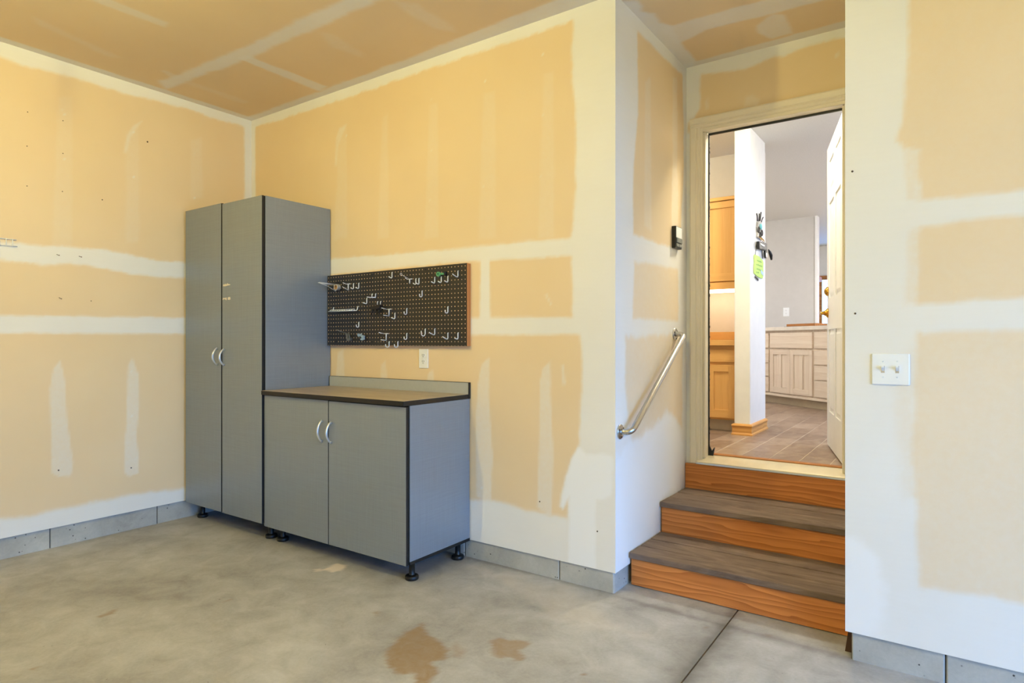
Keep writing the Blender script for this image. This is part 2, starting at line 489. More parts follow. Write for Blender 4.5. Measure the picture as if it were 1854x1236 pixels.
def coverage(u, v, soft, amp, poly):
    P = np.array(poly)
    d2 = np.full(u.shape, 1e9); inside = np.zeros(u.shape, bool)
    n = len(P)
    for i in range(n):
        ax, ay = P[i]; bx, by = P[(i + 1) % n]
        ex, ey = bx - ax, by - ay
        t = np.clip(((u - ax) * ex + (v - ay) * ey) / max(ex * ex + ey * ey, 1e-12), 0, 1)
        d2 = np.minimum(d2, (u - ax - t * ex) ** 2 + (v - ay - t * ey) ** 2)
        c = (ay > v) != (by > v)
        inside ^= c & (u < ex * (v - ay) / (ey if abs(ey) > 1e-12 else 1e-12) + ax)
    s = np.sqrt(d2) * np.where(inside, 1, -1)
    if amp:
        s = s + amp * ((vnoise(u, v, 7) - .5) * 1.2 + (vnoise(u, v, 22) - .5) * .9 + (vnoise(u, v, 60) - .5) * .5)
    t = np.clip((s + soft) / (2 * soft), 0, 1)
    return t * t * (3 - 2 * t)


def surface(name, rects, place, layers, mat, back=None, base=0.0, outs=('mud', 'fresh')):
    """one mesh made of grids over rectangles (u0,u1,v0,v1,step); layers fill its point attributes"""
    V = []; F = []; U = []; W = []
    for u0, u1, v0, v1, st in rects:
        nu = max(1, int(round((u1 - u0) / st))); nv = max(1, int(round((v1 - v0) / st)))
        o = len(V)
        gu, gv = np.meshgrid(np.linspace(u0, u1, nu + 1), np.linspace(v0, v1, nv + 1), indexing='ij')
        V += [place(a, b, 0) for a, b in zip(gu.ravel(), gv.ravel())]
        U.append(gu.ravel()); W.append(gv.ravel())
        for i in range(nu):
            for j in range(nv):
                k = o + i * (nv + 1) + j
                F.append((k, k + nv + 1, k + nv + 2, k + 1))
    U = np.concatenate(U); W = np.concatenate(W)
    fields = {}
    for key in outs:
        f = np.full(U.shape, base if key == outs[0] else 0.0)
        for val, op, soft, amp, poly in layers.get(key, []):
            c = coverage(U, W, soft, amp, poly) * op
            f = f * (1 - c) + val * c
        fields[key] = f
    if back:
        for u0, u1, v0, v1 in back['rects']:
            o = len(V); t = back['t']
            q = [(u0, v0), (u1, v0), (u1, v1), (u0, v1)]
            V += [place(a, b, 0.0) for a, b in q] + [place(a, b, t) for a, b in q]
            F += [(o + 4, o + 5, o + 6, o + 7)] + [(o + i, o + (i + 1) % 4, o + 4 + (i + 1) % 4, o + 4 + i) for i in range(4)]
            for key in outs:
                fields[key] = np.concatenate([fields[key], np.full(8, 1.0 if key == outs[0] else 0.0)])
    me = bpy.data.meshes.new(name)
    me.from_pydata(V, [], F)
    for key in outs:
        a = me.attributes.new(key, 'FLOAT', 'POINT')
        a.data.foreach_set('value', fields[key].astype(np.float32))
    me.materials.append(mat)
    me.update()
    bm = bmesh.new(); bm.from_mesh(me)
    bmesh.ops.recalc_face_normals(bm, faces=bm.faces[:])
    bm.to_mesh(me); bm.free()
    o = bpy.data.objects.new(name, me)
    col.objects.link(o)
    return struct(o)


# ------------------------------------------------------------------ materials
def drywall():
    k = NT('drywall')
    p = k.pos()
    big = k.noise(p, 1.3, 3)
    fine = k.noise(p, 38.0, 4, 0.65)
    streak = k.noise(k.pos((1, 1, 14)), 6.0, 3)
    paper = k.ramp(big, [(0.3, (0.745, 0.585, 0.37, 1)), (0.7, (0.78, 0.625, 0.41, 1))])
    mud = k.ramp(k.math('ADD', k.math('MULTIPLY', big, .85), k.math('MULTIPLY', streak, .15)),
                 [(0.3, (0.755, 0.74, 0.70, 1)), (0.7, (0.815, 0.80, 0.765, 1))])
    m = k.attr('mud')
    f = k.math('ADD', m, k.math('MULTIPLY', k.math('SUBTRACT', fine, 0.5), k.math('MULTIPLY', k.math('MULTIPLY', m, k.math('SUBTRACT', 1.0, m)), 1.6)), True)
    k.set(k.mix(k.attr('fresh'), k.mix(f, paper, mud), (0.84, 0.845, 0.85, 1)), 0.85, 0, 0.2)
    return k.m


def concrete(name, lo, hi, pits=True, stains=False, tint=None):
    k = NT(name)
    p = k.pos()
    a = k.noise(p, 1.1, 5, 0.6, 0.4)
    b = k.noise(p, 6.5, 6, 0.62, 0.6)
    c = k.noise(p, 70.0, 4, 0.7)
    f = k.math('ADD', k.math('MULTIPLY', a, 0.45), k.math('ADD', k.math('MULTIPLY', b, 0.4), k.math('MULTIPLY', c, 0.15)))
    cc = k.ramp(f, [(0.34, lin(lo)), (0.66, lin(hi))])
    if stains:
        st = k.attr('stain')
        n2 = k.noise(p, 24.0, 5, 0.7, 0.8)
        s2 = k.math('MULTIPLY', st, k.math('ADD', 0.55, k.math('MULTIPLY', n2, 0.9)), True)
        cc = k.mix(s2, cc, lin((146, 126, 102)))
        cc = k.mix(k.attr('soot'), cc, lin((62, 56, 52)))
        cc = k.mix(k.attr('pale'), cc, lin((226, 216, 206)))
        speck = k.noise(p, 55.0, 2, 0.5)
        cc = k.mix(k.ramp(speck, [(0.735, (0, 0, 0)), (0.77, (.55, .55, .55))]), cc, lin((90, 82, 74)))
    if pits:
        vo = k.n('ShaderNodeTexVoronoi')
        vo.inputs['Scale'].default_value = 34.0
        k.l(p, vo.inputs['Vector'])
        pf = k.ramp(vo.outputs['Distance'], [(0.08, (1, 1, 1)), (0.16, (0, 0, 0))])
        sel = k.ramp(k.noise(p, 9.0, 2), [(0.5, (0, 0, 0)), (0.56, (1, 1, 1))])
        pf = k.math('MULTIPLY', pf, sel)
        cc = k.mix(pf, cc, lin((58, 56, 54)))
        low = k.n('ShaderNodeSeparateXYZ')
        k.l(p, low.inputs[0])
    k.set(cc, 0.62 if stains else 0.85, 0, 0.35)
    k.bump(k.math('ADD', k.math('MULTIPLY', b, 0.5), k.math('MULTIPLY', c, 0.3)), 0.18, 0.004)
    return k.m


M = {}
M['drywall'] = drywall()
M['slab'] = concrete('slab_concrete', (136, 136, 138), (189, 191, 196), pits=False, stains=True)
M['curb'] = concrete('curb_concrete', (150, 150, 146), (190, 190, 184))
M['dark'] = plain('dark_gap', (30, 28, 27), 0.9)
M['white'] = plain('white_paint', (236, 236, 234), 0.45, var=.02)
M['trim'] = plain('trim_paint', (226, 217, 200), 0.4, var=.02)
M['kwall'] = plain('kitchen_paint', (226, 222, 214), 0.75, var=.02)
M['greige'] = plain('greige_paint', (200, 197, 192), 0.75, var=.02)
M['kceil'] = plain('kitchen_ceiling_paint', (222, 220, 216), 0.9, var=.04, vscale=90)
M['plastic_white'] = plain('white_plastic', (236, 238, 238), 0.35, var=.01)
M['black'] = plain('black_edge', (20, 19, 19), 0.5, var=.1)
M['black_plastic'] = plain('black_plastic', (16, 16, 17), 0.45, var=.1)
M['steel'] = plain('brushed_steel', (196, 194, 190), 0.28, 1.0, var=.05, vscale=60)
M['zinc'] = plain('zinc_wire', (226, 232, 238), 0.30, 0.3, var=.03)
M['alu'] = plain('satin_aluminium', (214, 217, 222), 0.34, 0.7, var=.02)
M['brass'] = plain('polished_brass', (214, 164, 70), 0.18, 1.0, var=.04)
M['slot'] = plain('slot_dark', (60, 58, 56), 0.7)
M['fir'] = wood('orange_fir', (212, 138, 74), (156, 86, 38), 'x', 'z', 11, 14, knots=8.0, stretch=.11)
M['oak'] = wood('oak_strip', (186, 124, 66), (140, 86, 42), 'x', 'y', 12, 4)
M['maple'] = wood('honey_maple', (232, 184, 112), (206, 150, 80), 'z', 'x', 4, 3, rough=.4, grain=.8)
M['maple_h'] = wood('honey_maple_rail', (232, 184, 112), (206, 150, 80), 'x', 'z', 4, 3, rough=.4, grain=.8)
M['pale_maple'] = wood('pale_maple', (234, 222, 206), (196, 168, 144), 'z', 'x', 3.5, 3, rough=.4, grain=.8)
M['pale_maple_h'] = wood('pale_maple_rail', (234, 222, 206), (196, 168, 144), 'x', 'z', 3.5, 3, rough=.4, grain=.8)
M['pine_trim'] = wood('pine_trim', (226, 170, 96), (190, 126, 62), 'x', 'z', 9, 4, rough=.4)
M['toe'] = plain('toe_kick', (190, 176, 152), 0.6)


def laminate():
    k = NT('grey_laminate')
    a = k.noise(k.coord((1, 1, .02)), 220.0, 3, .6)
    b = k.noise(k.coord((.02, .02, 1)), 260.0, 3, .6)
    f = k.math('ADD', k.math('MULTIPLY', a, .5), k.math('MULTIPLY', b, .5))
    k.set(k.ramp(f, [(0.35, lin((134, 143, 155))), (0.65, lin((142, 152, 165)))]), 0.36, 0.35, 0.5)
    return k.m


M['laminate'] = laminate()


def worktop_mat():
    k = NT('worktop_laminate')
    a = k.noise(k.coord((.2, 1, 1)), 26.0, 5, .65, .5)
    k.set(k.ramp(a, [(0.3, lin((142, 130, 118))), (0.7, lin((182, 168, 154)))]), 0.32, 0, 0.5)
    return k.m


M['worktop'] = worktop_mat()
M['splash'] = plain('pale_grey_laminate', (168, 172, 172), .4, var=.03, vscale=60)


def treads():
    k = NT('weathered_tread')
    a = k.noise(k.coord((.25, 1, 1)), 9.0, 6, .65, 1.2)
    b = k.noise(k.coord((.08, 1, 1)), 70.0, 4, .6)
    f = k.math('ADD', k.math('MULTIPLY', a, .7), k.math('MULTIPLY', b, .3))
    k.set(k.ramp(f, [(0.3, lin((84, 70, 62))), (0.52, lin((118, 102, 91))), (0.72, lin((146, 128, 114)))]), 0.8, 0, 0.25)
    k.bump(b, .3, .003)
    return k.m


M['tread'] = treads()


def vinyl():
    k = NT('slate_tile')
    oi = k.n('ShaderNodeObjectInfo')
    a = k.noise(k.pos((2.2, 1, 1)), 5.0, 5, .6, .8)
    b = k.math('ADD', k.math('MULTIPLY', a, .8), k.math('MULTIPLY', oi.outputs['Random'], .2))
    k.set(k.ramp(b, [(0.3, lin((118, 96, 80))), (0.5, lin((142, 120, 102))), (0.72, lin((164, 146, 128)))]), 0.38, 0, 0.5)
    return k.m


M['tile'] = vinyl()
M['grout'] = plain('tile_grout', (206, 196, 182), 0.7)

# ------------------------------------------------------------------ garage floor: two slabs with a saw-cut joint
floor = struct(obj('floor', B(XL - .3, XE + 6, YS - .3, 4.2, -.25, -.03), M['dark'], loc=(0, 0, -.03)))
JX = -0.808
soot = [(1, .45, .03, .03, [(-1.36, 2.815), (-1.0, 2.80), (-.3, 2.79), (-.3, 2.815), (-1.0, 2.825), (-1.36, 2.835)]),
        (1, .5, .03, .02, [(JX - .03, .5), (JX + .02, .5), (JX + .02, 3.0), (JX - .03, 3.0)]),
        (1, .30, .06, .05, [(JX - .1, 2.0), (JX + .06, 2.0), (JX + .08, 2.95), (JX - .12, 2.95)]),
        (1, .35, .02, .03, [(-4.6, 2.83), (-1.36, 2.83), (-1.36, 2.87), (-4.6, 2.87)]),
        (1, .14, .12, .1, [(-3.9, 1.35), (-3.3, 1.3), (-2.9, 1.55), (-3.3, 1.7)]),
        (1, .12, .1, .1, [(-4.2, 1.9), (-3.7, 1.85), (-3.6, 2.1), (-4.1, 2.1)])]
fl = {'stain': [m for m in MASKS['floor'] if m[0] == 1],
      'pale': [(1,) + m[1:] for m in MASKS['floor'] if m[0] == 2] +
              [(1, .22, .08, .08, [(-2.2, 2.75), (-1.5, 2.45), (-1.1, 2.5), (-1.5, 2.75)])],
      'soot': soot}
for nm, rects, bx in (('concrete_slab', [(XL - .05, JX - .003, .8, 3.05, .016), (XL - .05, JX - .003, YS, .8, .6)], (XL - .05, JX - .003, YS, 3.05)),
                      ('concrete_slab', [(JX + .003, .8, .8, 3.05, .016), (.8, XE + .1, .8, 3.05, .5), (JX + .003, XE + .1, YS, .8, .6)], (JX + .003, XE + .1, YS, 3.05))):
    s = surface(nm, rects, lambda a, b, t: (a, b, -t), fl, M['slab'], back={'rects': [bx], 't': .028}, outs=('stain', 'soot', 'pale'))
    s.parent = floor
    s.matrix_parent_inverse = Matrix.Translation((0, 0, .03))
    del s['kind']
struct(obj('floor_driveway', B(XE + .1, XE + 14, -14, 12, -.12, -.02), plain('driveway_asphalt', (92, 92, 94), .95), loc=(XE + 5, 0, -.12)))

# ------------------------------------------------------------------ garage walls and ceiling
ST = .0125
def layers(key, extra=()):
    return {'mud': EXTRA.get(key, []) + MASKS.get(key, []) + list(extra), 'fresh': FRESH.get(key, [])}


DL = dots([(1.563, 2.68), (1.579, 2.66), (1.573, 2.39), (1.57, 2.08), (1.972, 2.66), (1.975, 2.36), (1.968, 2.09), (2.39, 2.62), (2.386, 2.30),
           (1.543, 1.07), (1.546, .78), (1.965, 1.06), (1.960, .76), (1.978, .755)])
surface('wall_left', [(.75, YB, .125, ZC, ST), (-1.7, .75, .125, ZC, .03), (YS, -1.7, .125, ZC, .6)], lambda a, b, t: (XL - t, a, b), layers('left', DL), M['drywall'],
        back={'rects': [(YS, YB, .125, ZC)], 't': .12})
DB = dots([(-3.36, 2.66), (-3.0, 2.70), (-3.0, 2.34), (-2.58, 2.74), (-2.585, 2.42), (-2.17, 2.75), (-2.175, 2.44), (-1.78, 2.80), (-1.785, 2.47),
           (-2.59, 2.12), (-2.178, 2.15), (-1.79, 2.15), (-1.80, .98), (-1.80, .66), (-2.2, 1.06), (-2.2, .79), (-2.19, .42), (-1.83, .26)])
surface('wall_back', [(XL, XR - .0006, .108, ZC, ST)], lambda a, b, t: (a, YB + t, b), layers('back', DB), M['drywall'],
        back={'rects': [(XL, XR - .0006, .108, ZC)], 't': .12})
surface('wall_return', [(YB + .001, YE, .108, ZC, ST)], lambda a, b, t: (XR - t, a, b), layers('ret'), M['drywall'],
        back={'rects': [(YB + .001, YE, .108, ZC)], 't': .12}, base=1.0)
surface('wall_entry', [(XR, XW, 2.60, ZC, ST), (XR, -1.285, .40, 2.60, ST), (-.435, XW, .40, 2.60, .1), (XR, XW, 0, .49, .1)],
        lambda a, b, t: (a, YE + t, b), layers('entry'), M['drywall'],
        back={'rects': [(XR, XW, 2.60, ZC), (XR, -1.285, .40, 2.60), (-.435, XW, .40, 2.60), (XR, XW, 0, .49)], 't': .12}, base=1.0)
surface('wall_right', [(XW, .5, .113, ZC, ST), (.5, 1.6, .113, ZC, .03), (1.6, XE, .113, ZC, .5)], lambda a, b, t: (a, YW + t, b), layers('right'), M['drywall'],
        back={'rects': [(XW, XE, .113, ZC)], 't': .12}, base=1.0)
struct(obj('wall_alcove', B(XW, XW + .12, YW + .121, YE + .12, 0, ZC), M['white'], loc=(XW, YW + .12, 0)))
surface('ceiling', [(XL, -1.2, .9, YB, .016), (-1.2, .5, .9, YB, .03), (.5, XE, .9, YB, .5), (XL, XE, YS, .9, .6), (XR, XW, YB, YE, ST)],
        lambda a, b, t: (a, b, ZC + t), layers('ceil'), M['drywall'], back={'rects': [(XL, XE, YS, YB), (XR, XW, YB, YE)], 't': .1})
# walls behind the camera; the east one has the open garage door
bm = B(XE, XE + .15, YS, GD[0], 0, ZC)
box(bm, XE, XE + .15, GD[1], YW, 0, ZC)
box(bm, XE, XE + .15, GD[0], GD[1], GD[2], ZC)
struct(obj('wall_east', bm, M['kwall'], loc=(XE, 0, 0)))
struct(obj('wall_south', B(XL, XE, YS - .12, YS, 0, ZC), M['kwall'], loc=(0, YS, 0)))


def curb(name, segs, horiz, face, zt):
    """stem wall under the drywall, poured in lengths"""
    lo, hi = segs[0][0], segs[-1][1]
    core = B(lo, hi - .012, face + .006, face + .11, -.02, zt - .004) if horiz else B(face - .11, face - .006, lo, hi, -.02, zt - .004)
    root = struct(obj(name, core, M['slot'], loc=((lo, face, 0) if horiz else (face, lo, 0))))
    for a, b in segs:
        g = .0025
        bm = (B(a + g, b - g, face, face + .1, -.015, zt, bev=.004) if horiz else B(face - .1, face, a + g, b - g, -.015, zt, bev=.004))
        obj('curb_segment', bm, M['curb'], root)
    return root


curb('baseboard_left', [(YS, .9), (.9, 1.505), (1.505, 2.134), (2.134, YB + .01)], False, XL - .015, .124)
curb('baseboard_back', [(XL, -2.95), (-2.95, -2.33), (-2.33, -1.687), (-1.687, -1.369)], True, YB + .014, .107)
curb('baseboard_return', [(YB + .0145, 3.4)], False, XR - .014, .107)
curb('baseboard_right', [(-.316, -.008), (-.008, .27), (.27, 1.2), (1.2, XE)], True, YW + .014, .112)

# ------------------------------------------------------------------ wooden steps
st = thing('wooden_steps', 'two orange fir steps with dark weathered treads leading up to the open doorway', 'steps', (-.84, 3.0, 0))
X0, X1 = XR + .006, XW + .02
for (y, z0, z1, xa) in ((3.0, .004, .141, X0 + .004), (3.42, .160, .316, X0 + .002), (3.826, .335, .50, X0 - .002)):
    obj('riser', B(xa, X1, y, y + .02, z0, z1, bev=.002), M['fir'], st)
for (y, z) in ((2.983, .143), (3.402, .317)):
    for i in range(3):
        a = y + i * .1415
        obj('tread_board', B(X0, X1, a + .0015, a + (.1335 if i < 2 else .152), z, z + .030 - (.001 if i == 1 else 0), bev=.0025, seg=1), M['tread'], st)
obj('stringer', B(X0 + .01, X0 + .05, 3.03, 3.82, .004, .14), M['fir'], st)
obj('gap_wedge', prism(bmesh.new(), [(-.345, .0), (-.318, .0), (-.318, .108), (-.33, .108)], 'y', 2.86, 2.93), plain('gap_shade_brown', (74, 50, 34), .8), st)  # wedge coloured dark to stand for the shaded gap at the wall end

# ------------------------------------------------------------------ doorway: casing, jambs, weatherstrip, threshold
def casing_profile(bm, axis, o, a0, a1, sgn):
    """flat casing with a stepped inner bead, extruded along z (sides) or x (head); o = inner edge"""
    prof = [(0, 0), (.066, 0), (.066, -.016), (.058, -.019), (.030, -.017), (.026, -.012), (.016, -.014), (.008, -.009), (0, -.009)]
    if axis == 'z':
        return prism(bm, [(o + sgn * u, YE + v) for u, v in prof], 'z', a0, a1)
    return prism(bm, [(YE + v, o + u) for u, v in prof], 'x', a0, a1)


dr = struct(obj('trim_1', casing_profile(bmesh.new(), 'z', -1.262, .503, 2.585, -1), M['trim'], loc=(-1.29, YE, .503)))
dr2 = struct(obj('trim_2', casing_profile(bmesh.new(), 'x', 2.585, -1.328, XW - .002, 1), M['trim'], loc=(-.8, YE, 2.6)))
jb = struct(obj('trim_3', B(-1.285, -1.25, YE - .004, YE + .125, .50, 2.60), M['trim'], loc=(-1.27, YE, .5)))
obj('door_stop', B(-1.25, -1.236, YE + .004, YE + .06, .535, 2.56, bev=.002), M['trim'], jb)
bm = B(-1.238, -1.230, YE + .060, YE + .072, .535, 2.556)
for i in range(60):
    z = .55 + i * .033 + random.uniform(-.01, .01)
    box(bm, -1.232, -1.232 + random.uniform(.002, .005), YE + .062, YE + .070, z, z + random.uniform(.006, .016))
obj('weatherstrip', bm, M['black_plastic'], jb)
obj('weatherstrip_tail', prism(bmesh.new(), [(-1.236, .537), (-1.208, .537), (-1.196, .60), (-1.206, .588), (-1.214, .575), (-1.236, .62)], 'y', YE + .062, YE + .070), M['black_plastic'], jb)
jh = struct(obj('trim_4', B(-1.285, -.435, YE - .004, YE + .125, 2.602, 2.625), M['trim'], loc=(-.85, YE, 2.6)))
obj('door_stop', B(-1.25, -.46, YE - .003, YE + .06, 2.565, 2.602, bev=.002), M['trim'], jh)
obj('weatherstrip', B(-1.236, -.475, YE + .060, YE + .071, 2.553, 2.568), M['black_plastic'], jh)
jr = struct(obj('trim_5', B(-.468, -.435, YE - .004, YE + .125, .50, 2.60), M['trim'], loc=(-.45, YE, .5)))
obj('door_stop', B(-.480, -.468, YE + .004, YE + .06, .535, 2.56, bev=.002), M['trim'], jr)
for z in (.70, 1.50, 2.32):
    obj('hinge_leaf', B(-.472, -.466, YE + .075, YE + .13, z, z + .10), M['brass'], jr)
th = struct(obj('trim_6', prism(bmesh.new(), [(YE - .036, .502), (YE + .12, .502), (YE + .12, .545), (YE + .055, .545), (YE + .02, .538), (YE - .03, .520), (YE - .036, .517)], 'x', -1.280, XW + .01),
                plain('cream_sill', (214, 203, 178), .38, .25, var=.05), loc=(-.85, YE, .502)))
obj('sill_lip', B(-1.281, XW + .01, YE - .041, YE - .034, .504, .512), M['alu'], th)
obj('oak_strip', B(-1.235, -.47, YE + .088, YE + .135, .545, .552, bev=.002), M['oak'], th)

# six-panel entry door, swung into the kitchen
HX, HY = -.497, 4.06
ang = math.atan2(.970, -.242)
door = bpy.data.objects.new('door_1', None)
door.location = (HX, HY, ZK + .012); door.rotation_euler = (0, 0, ang)
col.objects.link(door); struct(door, 'white six-panel door standing open into the kitchen')
DW, DH, DT = .83, 2.06, .044
obj('leaf', B(0, DW, -DT, -.008, 0, DH), M['white'], door, local=True)
cols_ = ((.115, .375), (.455, .715))
rows_ = ((.24, .80), (1.01, 1.66), (1.745, 1.95))
us = [0, cols_[0][0], cols_[0][1], cols_[1][0], cols_[1][1], DW]
bm = bmesh.new()
for a, b in ((us[0], us[1]), (us[2], us[3]), (us[4], us[5])):
    box(bm, a, b, -.010, 0, 0, DH)
zz = [0, rows_[0][0], rows_[0][1], rows_[1][0], rows_[1][1], rows_[2][0], rows_[2][1], DH]
for a, b in ((zz[0], zz[1]), (zz[2], zz[3]), (zz[4], zz[5]), (zz[6], zz[7])):
    for u, w in cols_:
        box(bm, u, w, -.010, 0, a, b)
obj('stile_frame', bm, M['white'], door, local=True)
for u, w in cols_:
    for a, b in rows_:
        bm = bmesh.new()
        i = .035
        v = [bm.verts.new(p) for p in ((u + .008, -.0095, a + .008), (w - .008, -.0095, a + .008), (w - .008, -.0095, b - .008), (u + .008, -.0095, b - .008),
                                       (u + i, -.001, a + i), (w - i, -.001, a + i), (w - i, -.001, b - i), (u + i, -.001, b - i))]
        bm.faces.new(v[4:])
        for q in range(4):
            bm.faces.new((v[q], v[(q + 1) % 4], v[4 + (q + 1) % 4], v[4 + q]))
        bmesh.ops.recalc_face_normals(bm, faces=bm.faces[:])
        obj('raised_panel', bm, M['white'], door, local=True)
bm = lathe(bmesh.new(), [(.032, 0), (.032, .010), (.026, .016), (.020, .022), (.012, .026)], (DW - .062, 0, 1.065), 'y', 20)
obj('deadbolt', bm, M['brass'], door, local=True)
bm = lathe(bmesh.new(), [(.033, 0), (.033, .008), (.024, .014), (.014, .03), (.012, .05)], (DW - .062, 0, .915), 'y', 20)
tube(bm, [(DW - .062, .046, .915), (DW - .085, .050, .916), (DW - .12, .048, .914), (DW - .155, .044, .910)], [.010, .010, .009, .007], 10)
obj('lever_handle', bm, M['brass'], door, local=True)
obj('latch_plate', B(DW, DW + .0015, -.034, -.012, .88, .95), M['brass'], door, local=True)
obj('door_sweep', B(.01, DW - .01, -.03, -.006, -.010, .002), M['slot'], door, local=True)

# ------------------------------------------------------------------ kitchen shell
kf = struct(obj('floor_kitchen', B(-4.5, 2.2, YE + .121, 12.0, ZK - .2, ZK - .0004), M['grout'], loc=(-1, 6, ZK - .2)))
tile_me = None
x = -.746 - .171 * 11
TW, TL = .171, .345
bmt = B(.002, TW - .002, .002, TL - .002, 0, .004, bev=.0006)
tile_me = bpy.data.meshes.new('floor_tile'); bmt.to_mesh(tile_me); bmt.free(); tile_me.materials.append(M['tile'])
base = wloc(kf)
for i in range(15):
    for j in range(14):
        y = YE + .125 + j * TL + (TL / 2 if i % 2 else 0) * 0
        xx = x + i * TW
        t = bpy.data.objects.new('floor_tile', tile_me)
        t.parent = kf
        t.location = Vector((xx, y, ZK - .003)) - base
        col.objects.link(t)
kw = M['kwall']
struct(obj('wall_kitchen_south', B(-4.5, XR - .13, YE, YE + .12, .2, ZKC), kw, loc=(-3, YE, .2)))
struct(obj('wall_kitchen_southeast', B(XW + .13, 2.2, YE, YE + .12, .2, ZKC), kw, loc=(1, YE, .2)))
struct(obj('wall_kitchen_west', B(-4.62, -4.5, YE, 12, .3, ZKC), kw, loc=(-4.5, 6, .3)))
struct(obj('wall_kitchen_partition', B(-4.5, -1.32, 5.66, 5.78, ZK, ZKC), kw, loc=(-3, 5.7, ZK)))
pil = struct(obj('wall_kitchen_pillar', B(-1.375, -1.255, 5.01, 5.485, ZK, ZKC, bev=.004), M['white'], loc=(-1.31, 5.2, ZK)))
struct(obj('wall_kitchen_north', B(-4.5, -1.444, 9.07, 9.19, ZK, ZKC), M['greige'], loc=(-3, 9.1, ZK)))
struct(obj('trim_7', B(-1.444, -1.415, 9.055, 9.20, ZK, ZKC), M['white'], loc=(-1.43, 9.1, ZK)))
bm = B(2.2, 2.32, YE, 5.4, .3, ZKC)
box(bm, 2.2, 2.32, 6.8, 12, .3, ZKC); box(bm, 2.2, 2.32, 5.4, 6.8, .3, 1.2); box(bm, 2.2, 2.32, 5.4, 6.8, 2.5, ZKC)
struct(obj('wall_kitchen_east', bm, kw, loc=(2.2, 6, .3)))
struct(obj('ceiling_kitchen', B(-4.6, 2.3, YE + .12, 12.1, ZKC, ZKC + .1), M['kceil'], loc=(-1, 7, ZKC)))
# far room: wall with a wood-framed window
bm = B(-4.5, -2.3, 12, 12.12, .3, ZKC)
box(bm, -1.2, 2.2, 12, 12.12, .3, ZKC); box(bm, -2.3, -1.2, 12, 12.12, .3, 1.55); box(bm, -2.3, -1.2, 12, 12.12, 2.35, ZKC)
struct(obj('wall_far', bm, kw, loc=(-1, 12, .3)))
w = struct(obj('window_1', B(-2.32, -1.18, 11.96, 12.03, 2.33, 2.40), M['oak'], loc=(-1.75, 12, 1.5)))
obj('window_frame', B(-2.32, -1.18, 11.96, 12.03, 1.50, 1.56), M['oak'], w)
obj('window_mullion', B(-1.86, -1.80, 11.97, 12.03, 1.56, 2.33), M['oak'], w)
hutch = thing('wall_cabinet', 'small brown wooden hutch in the far room seen beside the open door', 'cabinet', (-1.82, 11.2, ZK))
obj('post', B(-1.82, -1.77, 11.0, 11.3, ZK, 1.90), M['oak'], hutch)
obj('post', B(-2.7, -2.65, 11.0, 11.3, ZK, 1.90), M['oak'], hutch)
obj('shelf', B(-2.7, -1.70, 11.0, 11.3, 2.24, 2.31), M['oak'], hutch)
obj('back_panel', B(-2.66, -1.78, 11.26, 11.29, ZK, 2.24), M['maple'], hutch)

# pillar baseboard in pine
prof = [(0, 0), (.020, 0), (.020, .012), (.014, .02), (.013, .055), (.019, .075), (.014, .085), (0, .09)]
def baseb(bm, y0, y1, x0, x1):
    # front strip along x and side strip along y with a mitre
    f0 = [(x0 - d, y0 - d, ZK + h) for d, h in prof]; f1 = [(x1 + d, y0 - d, ZK + h) for d, h in prof]; f2 = [(x1 + d, y1 + d, ZK + h) for d, h in prof]
    R = [[bm.verts.new(p) for p in r] for r in (f0, f1, f2)]
    n = len(prof)
    for A, Bq in zip(R, R[1:]):
        for i in range(n):
            bm.faces.new((A[i], Bq[i], Bq[(i + 1) % n], A[(i + 1) % n]))
    bm.faces.new(R[0]); bm.faces.new(list(reversed(R[2])))
    bmesh.ops.recalc_face_normals(bm, faces=bm.faces[:])
    return bm
struct(obj('baseboard_pillar', baseb(bmesh.new(), 5.01, 5.485, -1.375, -1.255), M['pine_trim'], loc=(-1.31, 5.0, ZK)))
def emit(name, rgb, s):
    k = NT(name)
    k.p.inputs['Base Color'].default_value = (*rgb, 1)
    k.p.inputs['Emission Color'].default_value = (*rgb, 1)
    k.p.inputs['Emission Strength'].default_value = s
    return k.m



# ------------------------------------------------------------------ kitchen: desk run, wall cabinet, island
def frame_door(parent, x0, x1, z0, z1, yf, mats, mid=False, local=False, sgn=-1):
    """framed door: rails and stiles proud of inset boards; front faces -y (local) at yf"""
    w = .055
    mv, mh = mats
    d = obj('cabinet_door', B(x0, x1, yf + .012, yf + .02, z0, z1), mv, parent, local=local)
    def sub(n, b, m):
        obj(n, b, m, d, local=local)
    sub('stile', B(x0, x0 + w, yf, yf + .014, z0, z1, bev=.0015), mv)
    sub('stile', B(x1 - w, x1, yf, yf + .014, z0, z1, bev=.0015), mv)
    if mid:
        c = (x0 + x1) / 2
        sub('stile', B(c - w / 2, c + w / 2, yf, yf + .014, z0 + w, z1 - w, bev=.0015), mv)
    sub('rail', B(x0 + w, x1 - w, yf + .0004, yf + .014, z1 - w, z1, bev=.0015), mh)
    sub('rail', B(x0 + w, x1 - w, yf + .0004, yf + .014, z0, z0 + w * 1.2, bev=.0015), mh)
    return d


